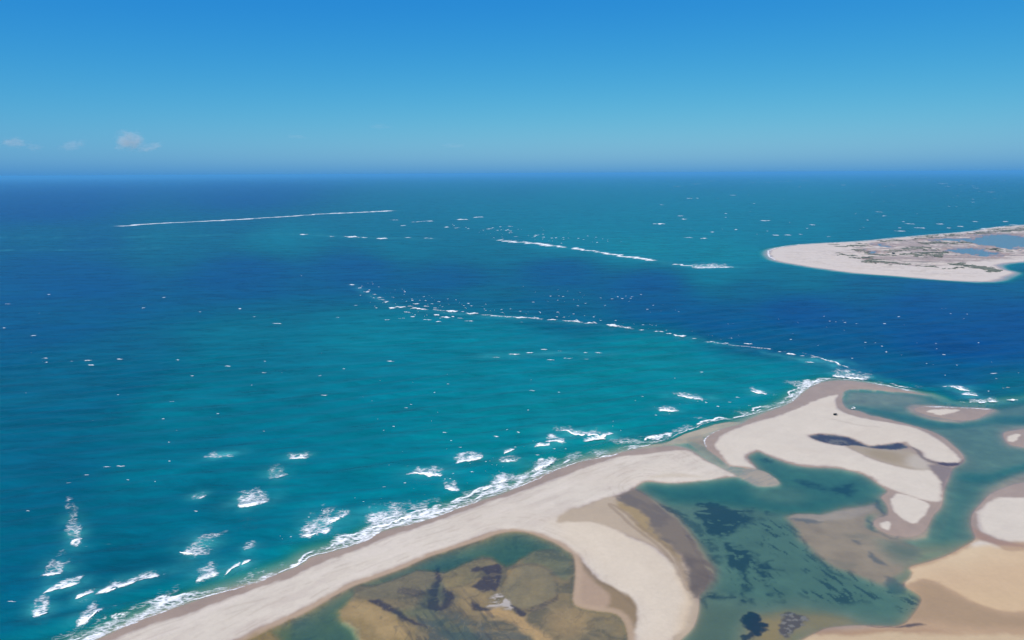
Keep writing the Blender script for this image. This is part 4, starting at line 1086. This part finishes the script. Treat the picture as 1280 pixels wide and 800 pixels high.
def build_surf():
    pts, s = resample(ground(smooth(EDGE_SEA, False, 4)), 1.6)
    offs = np.concatenate([np.arange(-6, 10, .9), np.arange(10, 56, 1.6)])
    X, Y, q = strip(pts, s, offs, 1.0)
    S = np.repeat(s, len(offs)); D = np.tile(offs, len(s))
    w = fbm(S / 33, D * 0, 3, 101) * 2.4 + fbm(S / 9, D * 0, 3, 102) * 1.1
    d = D - w
    far = sstep(300, 1100, S)
    big_ = sstep(-.35, .55, fbm(S / 95 + 4, D * 0, 3, 103))
    wid = 5.5 + 15 * big_ + 3 * fbm(S / 12, D * 0, 2, 104)
    wash = sstep(-.8, .8, d) * (1 - sstep(wid * .7, wid * 1.25, d)) * (.24 + .20 * big_ + .40 * fbm(S / 16, D / 6, 4, 105))
    line = np.exp(-((d - .6) / .9) ** 2) * (.62 + .3 * fbm(S / 20, D * 0, 2, 106))
    c1 = wid * .9 + fbm(S / 25, D * 0, 3, 107) * 2
    crest = np.exp(-((d - c1) / 1.7) ** 2) * sstep(-.05, .35, fbm(S / 30 + 9, D * 0, 3, 108)) * .95
    c2 = wid * .45 + fbm(S / 25, D * 0, 3, 109) * 2.5
    crest2 = np.exp(-((d - c2) / 1.3) ** 2) * sstep(-.2, .4, fbm(S / 22 + 3, D * 0, 3, 110)) * .85
    back = sstep(wid * .8, wid, d) * (1 - sstep(wid + 6, wid + 26, d)) * .42 * sstep(-.1, .5, fbm(S / 24, D / 30, 3, 111))
    dens = np.clip(np.maximum.reduce([wash, line, crest, crest2, back]), 0, 1)
    end = sstep(0, 30, S) * (1 - sstep(s[-1] - 30, s[-1], S))
    dens *= end
    Z = water_level(X, Y) + .16 + .55 * crest + .25 * crest2
    keep = (dens[q] > .02).any(1)
    r = cut(np.stack([X, Y, Z], 1), q, keep, {"dens": dens})
    link("surf", raw_mesh("surf", r[0], r[1], M_SURF, r[2]), kind="stuff", label="white surf washing along the outer beach")
    # thin wash lines of the sheltered edges and of the island
    for k, (line, wd, dn) in enumerate([([(884, 561), (881.5, 555), (882, 549), (890, 542), (902, 537)], 2.5, .75), ([(1150, 508.5), (1175, 508.8), (1200, 510), (1236, 511.3), (1243, 512)], 3.0, .95),
                                        ([(1155, 491), (1130, 487.5), (1120, 485)], 5, .8), ([(970, 326), (961.5, 320), (960, 316), (963, 312.5), (973, 309.5), (1000, 305.8), (1040, 303.4), (1072, 301.6), (1120, 297.2), (1170, 292.7), (1205, 290), (1227, 287.2), (1246, 283.8), (1280, 281.2), (1340, 277.8)], 10, .9),
                                        ([(1222, 287), (1230, 285.8), (1240, 284.5)], 26, .7)]):
        pts, s = resample(ground(smooth(line, False, 4)), 2.0 if k < 3 else 6)
        offs = np.linspace(-wd, wd, 7)
        X, Y, q = strip(pts, s, offs)
        S = np.repeat(s, 7); D = np.tile(offs, len(s))
        wv = fbm(S / (20 if k < 3 else 60), D * 0, 3, 120 + k)
        dens = np.exp(-((D / wd - .35 * wv) / .45) ** 2) * dn * (.8 + .35 * fbm(S / 12, D / 4, 3, 121)) * np.clip(np.minimum(S, s[-1] - S) / (wd * 3), 0, 1)
        r = cut(np.stack([X, Y, np.full(X.shape, .30 if k < 3 else .5)], 1), q, (dens[q] > .02).any(1), {"dens": dens})
        link("surf", raw_mesh("surf", r[0], r[1], M_SURF, r[2]), kind="stuff")
build_surf()

# ------------------------------------------------------------------ breaking waves, each a thing
def breaker(p0, p1, tr, dn, label, k):
    a, b = ground([p0, p1]); mid = ((p0[0] + p1[0]) / 2, (p0[1] + p1[1]) / 2)
    c, tv = ground([mid, (mid[0] + tr[0], mid[1] + tr[1])]); tv = tv - c
    ch = b - a; Lc = np.hypot(*ch); Lt = np.hypot(*tv)
    r = np.random.default_rng(500 + k)
    nu = int(np.clip(Lc / .75, 18, 90)); nv = int(np.clip(Lt / .9, 12, 60))
    U, W = np.meshgrid(np.linspace(-.35, 1.35, nu), np.linspace(-.2, 1.9, nv), indexing="ij"); U = U.ravel(); W = W.ravel()
    o1, o2 = r.uniform(0, 90, 2)
    bow = -.07 * Lc * (1 - np.clip(2 * U - 1, -1, 1) ** 2) * r.uniform(.3, 1.2)
    jag = fbm(U * Lc / 9 + o1, U * 0 + o2, 3, 7) * min(2.6, Lc * .06)
    nrm = np.array([-ch[1], ch[0]]) / Lc
    if nrm @ tv < 0:
        nrm = -nrm
    X = a[0] + U * ch[0] + W * tv[0] + nrm[0] * (bow + jag); Y = a[1] + U * ch[1] + W * tv[1] + nrm[1] * (bow + jag)
    n1 = fbm(X / 11 + o1, Y / 11, 3, 9); n2 = fbm(X / 14 + o2, Y / 14, 3, 10); n3 = fbm(X / 5, Y / 5 + o1, 3, 13)
    fw_ = 1 - sstep(.25, 1.7, W + .6 * n1)
    fu_ = 1 - sstep(.50, 1.45, np.abs(2 * U - 1) + .45 * n2 + .10 * W)
    front = sstep(-.13, -.02, W + .04 * n3)
    core = np.exp(-(np.maximum(W, 0) * Lt / 2.6) ** 2) * .40 * min(1, dn + .1)
    dens = np.clip((dn * (.30 + .48 * fw_) * sstep(0, .6, fw_) + core) * (.25 + .75 * fu_) * sstep(0, .5, fu_) * front * (.88 + .40 * n3), 0, 1)
    hump = min(1.3, .35 + Lc * .02) * dn
    zc = hump * np.exp(-(W * Lt / 2.6) ** 2) * np.sin(np.clip(U, 0.01, .99) * math.pi) ** .6
    Z = water_level(X, Y) + .14 + zc * .8
    ii = np.arange((nu - 1) * nv).reshape(nu - 1, nv)[:, :-1].ravel()
    q = np.stack([ii, ii + nv, ii + nv + 1, ii + 1], 1)
    base = np.array([c[0], c[1], 0.0])
    root = bpy.data.objects.new("breaking_wave", None); C.objects.link(root); root.location = base
    root.empty_display_size = .5
    root["label"] = label; root["category"] = "wave"; root["group"] = "breaking waves off the beach"
    rr = cut(np.stack([X, Y, Z], 1) - base, q, (dens[q] > .02).any(1), {"dens": dens})
    if rr:
        link("foam_trail", raw_mesh("foam_trail", rr[0], rr[1], M_FOAM, rr[2]), root)
    # the white curl itself: a ragged roll along the front
    if dn > .58:
        nn = int(np.clip(Lc / .9, 10, 60)); ring = 7
        u = np.linspace(.04, .96, nn)
        present = sstep(-.25, .15, fbm(u * Lc / 9 + o1, u * 0 + 3, 3, 19) + (dn - .72) * 1.6)
        rad = (np.sin(u * math.pi) ** .5) * min(.62, .22 + Lc * .008) * present * (1 + .35 * fbm(u * Lc / 2.5, u * 0, 2, 20)) + .02
        bw = -.07 * Lc * (1 - (2 * u - 1) ** 2)
        bw = np.interp(u, np.linspace(-.35, 1.35, nu), (bow + jag).reshape(nu, nv)[:, 0])
        cx = a[0] + u * ch[0] + nrm[0] * bw; cy = a[1] + u * ch[1] + nrm[1] * bw
        zz = water_level(cx, cy) + .30
        vs = []
        for j in range(ring):
            th = math.pi * (j / (ring - 1))
            wob = 1 + .25 * fbm(u * Lc / 2 + j * 5, u * 0, 2, 23)
            vs.append(np.stack([cx + nrm[0] * np.cos(th) * rad * 1.7 * wob, cy + nrm[1] * np.cos(th) * rad * 1.7 * wob, zz + np.sin(th) * rad * wob], 1))
        vs = np.stack(vs, 1).reshape(-1, 3) - base
        ii = np.arange((nn - 1) * ring).reshape(nn - 1, ring)[:, :-1].ravel()
        q = np.stack([ii, ii + 1, ii + ring + 1, ii + ring], 1)
        runs = np.split(np.arange(nn), np.nonzero(np.diff((present > .15).astype(int)))[0] + 1)
        for run in runs:                                  # each unbroken stretch of curl is a piece of its own
            if len(run) < 3 or present[run[0]] <= .15:
                continue
            ok = np.zeros(nn, bool); ok[run] = True
            rr = cut(vs, q, np.repeat(ok, ring)[q].all(1), {})
            if rr:
                link("crest", raw_mesh("crest", rr[0], rr[1], M_CREST), root)

for k, row in enumerate(BIG):
    breaker(*row, k)

def whitecap(x, y, w, label, group, k, th=None):
    r = np.random.default_rng(900 + k)
    mx_, my_ = mpp(x, y)
    L = w * mx_
    hgt = th if th else np.clip(.05 * L, .3, 2.0)
    wid = np.clip(.55 * my_ * max(1.1, w * .12), 1.0, 60)
    nu, nv = int(np.clip(w * 1.5, 8, 34)), 7
    U, W = np.meshgrid(np.linspace(-1, 1, nu), np.linspace(-1, 1, nv), indexing="ij"); U = U.ravel(); W = W.ravel()
    c = ground([(x, y)])[0]
    lo = r.uniform(-1, 1); o = r.uniform(0, 90)
    prof = (1 - np.abs(U) ** 2.4) * (.55 + .75 * np.clip(fbm(U * 2.6 + o, U * 0, 3, 5) + .4, 0, 1.2))
    tilt = -.08 + .1 * r.uniform(-1, 1)
    Lx = L / 2 * U + wid * .3 * W * lo
    Ly = wid * .55 * W * prof + (L * tilt) * U * .5 + wid * .35 * fbm(U * 1.7 + o, U * 0 + 5, 2, 6)
    ca = c + 0
    X = ca[0] + Lx; Y = ca[1] + Ly
    dens = np.clip(1.05 - W ** 2 * .6 - U ** 4 * .7, 0, 1) * r.uniform(.7 if "curving off" in label else .5, .95)
    Z = water_level(X, Y) + .25 + hgt * prof * np.clip(1 - W ** 2, 0, 1) * .7
    ii = np.arange((nu - 1) * nv).reshape(nu - 1, nv)[:, :-1].ravel()
    q = np.stack([ii, ii + nv, ii + nv + 1, ii + 1], 1)
    base = np.array([c[0], c[1], 0.0])
    o_ = link("whitecap", raw_mesh("whitecap", np.stack([X, Y, Z], 1) - base, q, M_FOAM, {"dens": dens}), label=label, category="whitecap", group=group)
    o_.location = base
k = 0
def nth(i):
    return "%d%s" % (i, "th" if 10 <= i % 100 <= 20 else {1: "st", 2: "nd", 3: "rd"}.get(i % 10, "th"))
for place, (group, rows) in SMALL.items():
    rank = {p: i + 1 for i, p in enumerate(sorted(rows))}
    for row in rows:
        x, y, w = row
        size = "tiny" if w < 6 else "small" if w < 11 else "wide"
        whitecap(x, y, w, "%s whitecap, %s from the left %s" % (size, nth(rank[row]), place), group, k); k += 1

def new_root(name, label, cat, loc, rz=0):
    e = bpy.data.objects.new(name, None); C.objects.link(e)
    e.location = loc; e.rotation_euler = (0, 0, rz); e["label"] = label; e["category"] = cat; e.empty_display_size = .5
    return e

def breaker_line(name, line, wpx, label, seed, gap):
    """a long far line of breaking water: a ragged low ridge of foam"""
    pts, s = resample(ground(smooth(line, False, 4)), 5.0 if seed == 1 else 3.0)
    m = len(s)
    yy = np.interp(np.linspace(0, 1, m), np.linspace(0, 1, len(line)), [p[1] for p in line])
    xx = np.interp(np.linspace(0, 1, m), np.linspace(0, 1, len(line)), [p[0] for p in line])
    wd = np.array([mpp(a, b)[1] for a, b in zip(xx[::20], yy[::20])]); wd = np.interp(np.arange(m), np.arange(m)[::20], wd) * wpx
    n = 9
    tan = np.gradient(pts, axis=0); tan /= np.hypot(*tan.T)[:, None]
    nr = np.stack([-tan[:, 1], tan[:, 0]], 1)
    jit = fbm(s / (40 if seed == 1 else 18), s * 0, 4, 130 + seed) * (.5 if seed == 1 else 1.3)
    var = .55 + .6 * np.clip(fbm(s / 90, s * 0, 4, 131 + seed) + .4, 0, 1.4)
    on = sstep(gap, gap + .45, fbm(s / (110 if seed == 1 else 45), s * 0 + 7, 4, 132 + seed)) * {1: .78, 5: .85, 9: .58}[seed]
    D = np.linspace(-1, 1, n)
    Q = pts[:, None] + nr[:, None] * ((D[None] * var[:, None] + jit[:, None]) * wd[:, None] * .5)[..., None]
    X = Q[..., 0].ravel(); Y = Q[..., 1].ravel()
    Dn = np.tile(D, m)
    endf = np.clip(np.minimum(s, s[-1] - s) / 60, 0, 1)
    dens = np.clip((1 - Dn ** 2 * .55) * np.repeat(on * endf, n), 0, 1)
    Z = .3 + np.repeat(var * on, n) * 1.6 * (1 - Dn ** 2)
    ii = np.arange((m - 1) * n).reshape(m - 1, n)[:, :-1].ravel()
    q = np.stack([ii, ii + n, ii + n + 1, ii + 1], 1)
    base = np.array([*pts[0], 0.0])
    root = new_root(name, label, "wave", tuple(base))
    root["group"] = "far breaker lines"
    live = on * endf > .03
    for run in np.split(np.arange(m), np.nonzero(np.diff(live.astype(int)))[0] + 1):      # each unbroken stretch of the line
        if len(run) < 4 or not live[run[0]]:
            continue
        ok = np.zeros(m, bool); ok[run] = True
        r = cut(np.stack([X, Y, Z], 1) - base, q, np.repeat(ok, n)[q].all(1), {"dens": dens})
        if r:
            link("foam_streak", raw_mesh("foam_streak", r[0], r[1], M_FOAM, r[2]), root)
breaker_line("breaker_line", L1, .75, "long straight white breaker line near the horizon at left", 1, -1.5)
breaker_line("breaker_line", L3, 1.25, "broken white breaker line leading toward the island", 5, -.62)

breaker_line("breaker_line", [(470, 371), (500, 384), (523, 386), (565, 389.5), (617, 395), (668, 398), (716, 402), (783, 410), (850, 420), (888, 428), (961, 437), (1017, 447)], .85, "thin broken streak of foam joining the curving whitecaps to the sandbar", 9, -.12)

# countless flecks of foam on the rougher water
def build_flecks():
    vs = []; fs = []; n = 0
    zones = [([(420, 350), (470, 366), (560, 386), (640, 394), (800, 410), (960, 434), (1060, 458), (900, 420), (760, 396), (620, 382), (520, 366), (470, 352)], 90), ([(430, 352), (560, 385), (640, 392), (560, 400), (470, 390)], 50),
             ([(650, 355), (850, 370), (850, 395), (650, 380)], 40), ([(0, 350), (400, 340), (420, 480), (200, 640), (0, 620)], 20), ([(400, 480), (800, 430), (900, 470), (700, 540), (450, 600)], 25), ([(850, 400), (1280, 380), (1280, 480), (1060, 460)], 40),
             ([(900, 225), (1280, 220), (1280, 275), (1000, 295), (800, 290)], 50), ([(560, 280), (680, 285), (820, 300), (720, 305), (620, 300)], 60), ([(300, 700), (420, 650), (600, 600), (760, 545), (900, 500), (880, 490), (600, 570), (380, 640)], 60)]
    for z, cnt in zones:
        z = np.array(z, float); lo, hi = z.min(0), z.max(0); got = 0
        while got < cnt:
            p = rng.uniform(lo, hi)
            if sdist(z, np.array([p[0]]), np.array([p[1]]), 500)[0] < 0:
                continue
            got += 1
            mx_, my_ = mpp(*p); c = ground([p])[0]
            g_ = rng.uniform() ** 2.2; L = mx_ * (.25 + 1.9 * g_); W = my_ * (.06 + .14 * g_)
            m = 6
            an = np.linspace(0, 2 * math.pi, m, endpoint=False)
            rr = rng.uniform(.6, 1.1, m)
            v = np.stack([c[0] + np.cos(an) * rr * L, c[1] + np.sin(an) * rr * W, np.zeros(m)], 1)
            v[:, 2] = water_level(v[:, 0], v[:, 1]) + .2
            t = np.array([[c[0], c[1], v[:, 2].mean() + .25]])
            vs.append(np.concatenate([v, t]))
            fs += [(n + i, n + (i + 1) % m, n + m) for i in range(m)]
            n += m + 1
    V = np.concatenate(vs)
    me = raw_mesh("foam_flecks", V, np.array(fs), M_CREST, None, True, True)
    link("foam_flecks", me, kind="stuff", label="countless tiny flecks of foam on the rough water")
build_flecks()

# ------------------------------------------------------------------ small things on the hooked sandbar
def bm_part(name, bm, mat, parent, loc=(0, 0, 0)):
    me = bpy.data.meshes.new(name); bm.to_mesh(me); bm.free(); me.materials.append(mat)
    o = link(name, me, parent); o.location = loc
    return o
def tube(bm, a, b, r, n=8):
    a, b = Vector(a), Vector(b); d = (b - a); z = d.normalized()
    x = z.orthogonal().normalized(); y = z.cross(x)
    A = [bm.verts.new(a + (x * math.cos(t) + y * math.sin(t)) * r) for t in [i * 2 * math.pi / n for i in range(n)]]
    B = [bm.verts.new(b + (x * math.cos(t) + y * math.sin(t)) * r) for t in [i * 2 * math.pi / n for i in range(n)]]
    for i in range(n):
        bm.faces.new((A[i], A[(i + 1) % n], B[(i + 1) % n], B[i]))
    bm.faces.new(A[::-1]); bm.faces.new(B)

def build_shelter():
    p = ground([(1044.3, 520.2)])[0]
    z = float(terrain(np.array([p[0]]), np.array([p[1]]))[0][0])
    root = new_root("beach_shelter", "small dark shelter standing alone on the pale hooked sandbar", "shelter", (p[0], p[1], z), .2)
    dark = mat_plain("dark_canvas", (.018, .02, .018), .9, .1, .2); pole = mat_plain("shelter_pole", (.05, .05, .05), .5, .3, .1)
    bm = bmesh.new()
    w, d = 2.1, 1.6
    ap = bm.verts.new((0, 0, 2.75)); n = 6
    rim = []
    for i in range(4):
        cx, cy = [(-w, -d), (w, -d), (w, d), (-w, d)][i]; nx, ny = [(-w, -d), (w, -d), (w, d), (-w, d)][(i + 1) % 4]
        for t in range(n):
            f = t / n; s = math.sin(math.pi * f) * .12
            rim.append((cx + (nx - cx) * f, cy + (ny - cy) * f, 2.0 - s))
    R = [bm.verts.new(v) for v in rim]; R2 = [bm.verts.new((v[0], v[1], v[2] - .28)) for v in rim]
    for i in range(len(R)):
        j = (i + 1) % len(R)
        bm.faces.new((R[i], R[j], ap)); bm.faces.new((R2[i], R2[j], R[j], R[i]))
    bm_part("canopy", bm, dark, root)
    bm = bmesh.new()
    for i in range(9):
        for (z0, z1) in ((0.05, 1.75),):
            pass
    cols = [[bm.verts.new((-w + 2 * w * i / 12, d - .05 + .08 * math.sin(i * 1.7), zz)) for zz in (.05, .9, 1.75)] for i in range(13)]
    for i in range(12):
        for j in range(2):
            bm.faces.new((cols[i][j], cols[i + 1][j], cols[i + 1][j + 1], cols[i][j + 1]))
    bm_part("back_wall", bm, dark, root)
    for sx in (-1, 1):
        for sy in (-1, 1):
            bm = bmesh.new(); tube(bm, (sx * (w - .06), sy * (d - .06), 0), (sx * (w - .06), sy * (d - .06), 2.0), .035)
            bm_part("pole", bm, pole, root)
build_shelter()

def build_boat():
    p = ground([(1067, 510.6)])[0]
    root = new_root("motorboat", "small white boat moored in the shallows beside the hooked sandbar", "boat", (p[0], p[1], 0), .35)
    white = mat_plain("boat_white", (.78, .78, .76), .4, .5, .05); darkm = mat_plain("boat_dark", (.03, .035, .045), .5, .4, .15); seatm = mat_plain("boat_seat", (.35, .30, .24), .8, .2, .1)
    L, B = 6.4, 2.1
    bm = bmesh.new(); rings = []
    for i in range(13):
        t = i / 12; x = -L / 2 + L * t
        hw = B / 2 * (1 - max(0, (t - .45) / .55) ** 2.2) * (.9 + .1 * min(1, t * 4))
        dr = -.28 + .55 * max(0, (t - .7) / .3) ** 2; sh = .62 + .35 * t * t
        hw = max(hw, .03)
        prof = [(-hw, sh), (-hw * .94, .15), (-hw * .6, dr * .7 + .02), (0, dr), (hw * .6, dr * .7 + .02), (hw * .94, .15), (hw, sh), (hw * .86, sh), (hw * .8, .12), (-hw * .8, .12), (-hw * .86, sh)]
        rings.append([bm.verts.new((x, y, z)) for y, z in prof])
    for a, b in zip(rings[:-1], rings[1:]):
        for j in range(11):
            bm.faces.new((a[j], a[(j + 1) % 11], b[(j + 1) % 11], b[j]))
    bm.faces.new(rings[0][::-1]); bm.faces.new(rings[-1])
    bm_part("hull", bm, white, root)
    for x in (-1.3, .3):
        bm = bmesh.new(); bmesh.ops.create_cube(bm, size=1, matrix=Matrix.Translation((x, 0, .38)) @ Matrix.Diagonal((.4, 1.55, .08, 1)))
        bmesh.ops.bevel(bm, geom=bm.edges[:], offset=.02, segments=1, affect="EDGES")
        bm_part("seat", bm, seatm, root)
    bm = bmesh.new(); bmesh.ops.create_cube(bm, size=1, matrix=Matrix.Translation((-L / 2 - .22, 0, .75)) @ Matrix.Diagonal((.42, .34, .5, 1)))
    bmesh.ops.bevel(bm, geom=bm.edges[:], offset=.08, segments=2, affect="EDGES")
    tube(bm, (-L / 2 - .2, 0, .5), (-L / 2 - .25, 0, -.35), .07)
    bm_part("outboard_motor", bm, darkm, root)
    bm = bmesh.new(); cols = []
    for i in range(7):
        y = -.95 + 1.9 * i / 6
        cols.append([bm.verts.new((xx, y, 1.95 + .12 * math.cos(y * 1.4) + o)) for xx, o in ((-1.5, 0), (.6, 0))] + [bm.verts.new((xx, y, 1.89 + .12 * math.cos(y * 1.4))) for xx in (-1.5, .6)])
    for a, b in zip(cols[:-1], cols[1:]):
        bm.faces.new((a[0], a[1], b[1], b[0])); bm.faces.new((a[2], b[2], b[3], a[3])); bm.faces.new((a[0], b[0], b[2], a[2])); bm.faces.new((a[1], a[3], b[3], b[1]))
    bm.faces.new((cols[0][0], cols[0][2], cols[0][3], cols[0][1])); bm.faces.new((cols[-1][0], cols[-1][1], cols[-1][3], cols[-1][2]))
    bm_part("awning", bm, white, root)
    for x in (-1.4, .5):
        for y in (-.88, .88):
            bm = bmesh.new(); tube(bm, (x, y, .55), (x, y, 1.98), .025, 6); bm_part("awning_pole", bm, darkm, root)
build_boat()

# three dark bushes that stand out on the island
def build_bush(px, h, label):
    p = ground([px])[0]
    z = float(island_terrain(np.array([p[0]]), np.array([p[1]]))[0][0])
    root = new_root("shrub", label, "shrub", (p[0], p[1], z))
    root["group"] = "dark shrubs of the island"
    r = random.Random(int(px[0]))
    bark = mat_plain("shrub_bark", (.09, .07, .05), .9, .1, .3); leaf = mat_plain("shrub_leaves", (.045, .06, .035), .8, .2, .45, .4)
    bm = bmesh.new()
    tips = []
    for i in range(7):
        a = r.uniform(0, 6.28); t = (math.cos(a) * h * r.uniform(.4, 1.2), math.sin(a) * h * r.uniform(.4, 1.0), h * r.uniform(.5, .85))
        tube(bm, (0, 0, 0), t, h * .03, 6); tips.append(t)
    bm_part("trunk", bm, bark, root)
    bm = bmesh.new()
    for i in range(900):
        t = r.choice(tips); s = h * .16
        c = Vector((t[0] + r.gauss(0, h * .3), t[1] + r.gauss(0, h * .3), max(.2, t[2] + r.gauss(0, h * .16))))
        n = Vector((r.gauss(0, 1), r.gauss(0, 1), r.gauss(.5, 1))).normalized(); x = n.orthogonal().normalized(); y = n.cross(x)
        s *= r.uniform(.5, 1.2)
        bm.faces.new([bm.verts.new(c + x * s), bm.verts.new(c + y * s * .6), bm.verts.new(c - x * s), bm.verts.new(c - y * s * .6)])
    bm_part("crown", bm, leaf, root)
build_bush((1117.2, 318.2), 5.0, "dark shrub in the middle of the island's ponds")
build_bush((1244.5, 313.0), 4.5, "dark shrub on the pale knoll beside the island's blue pond")
build_bush((1101.5, 302.3), 3.2, "small dark shrub on the island's far shore")

# ------------------------------------------------------------------ clouds, far beyond the haze
def mat_cloud(seed, dens):
    k = N("cloud_vapour")
    tc = k.n("TexCoord"); vec = tc.outputs["Object"]
    ln = k.n("VectorMath", operation="LENGTH"); k.l(vec, ln.inputs[0])
    fall = k.rng(ln.outputs["Value"], .25, 1.0, 1.0, 0.0)
    mp = k.n("Mapping"); k.l(vec, mp.inputs[0]); mp.inputs["Location"].default_value = (seed, seed * .7, seed * .3)
    nz = k.noise(mp.outputs[0], 2.6, 7, .66, .5)
    d = k.math("SUBTRACT", k.math("ADD", k.math("MULTIPLY", fall, .62), k.math("MULTIPLY", nz, 2.1)), 1.36)
    d = k.math("MULTIPLY", k.math("MAXIMUM", d, 0.0), dens)
    v = k.n("VolumePrincipled"); v.inputs["Color"].default_value = (.90, .96, 1, 1); v.inputs["Anisotropy"].default_value = -.25
    k.l(d, v.inputs["Density"])
    k.l(v.outputs[0], k.out.inputs["Volume"])
    k.m.cycles.volume_step_rate = 1.0
    return k.m
def build_cloud(x, y, wpx, hpx, dens, label, seed, tilt=0.0, dist=30000.0):
    d = fw * F + rt * (x - 640) - up * (y - 400); d = d / d[1] * dist
    m = dist / F / math.cos(PITCH)
    bm = bmesh.new(); bmesh.ops.create_icosphere(bm, subdivisions=3, radius=1.0)
    rr = random.Random(seed)
    me = bpy.data.meshes.new("cloud"); bm.to_mesh(me); bm.free()
    me.materials.append(mat_cloud(seed * 3.7, dens))
    o = link("cloud", me, label=label, category="cloud", group="small clouds over the horizon")
    o.location = (d[0], d[1], d[2] + CAM_H); o.scale = (wpx * m / 2, wpx * m / 2, hpx * m / 2); o.rotation_euler = (0, tilt, 0)
build_cloud(162, 176, 52, 36, 2.4e-3, "largest pale cloud low over the sea horizon", 1)
build_cloud(188, 184, 46, 14, 1.2e-3, "thin cloud wisp right of the largest cloud", 2, -.35)
build_cloud(90, 182, 48, 16, 1.0e-3, "faint slanting cloud between the leftmost and largest clouds", 3, -.3)
build_cloud(18, 178, 46, 18, 1.5e-3, "leftmost faint cloud at the picture's edge", 4)
build_cloud(43, 184, 26, 14, .9e-3, "very small faint cloud right of the leftmost one", 5)

build_cloud(475, 158, 44, 10, .3e-3, "very faint flat cloud wisp left of the picture's middle", 6)
build_cloud(370, 171, 40, 9, .28e-3, "very faint flat wisp between the largest cloud and the middle one", 7)
build_cloud(566, 182, 50, 9, .25e-3, "faintest low wisp nearest the picture's middle", 8)
# ------------------------------------------------------------------ the air
def build_haze():
    R = 158000.0; top = CAM_H + 8; bot = -36.0; n = 48
    bm = bmesh.new()
    bmesh.ops.create_cone(bm, cap_ends=True, segments=n, radius1=R, radius2=R, depth=top - bot, matrix=Matrix.Translation((0, 0, (top + bot) / 2)))
    me = bpy.data.meshes.new("haze"); bm.to_mesh(me); bm.free()
    k = N("haze_air")
    v = k.n("VolumePrincipled")
    v.inputs["Color"].default_value = (.15, .575, .97, 1); v.inputs["Density"].default_value = 3.1e-5; v.inputs["Anisotropy"].default_value = .0
    k.l(v.outputs[0], k.out.inputs["Volume"])
    me.materials.append(k.m)
    link("haze", me, kind="stuff")
build_haze()
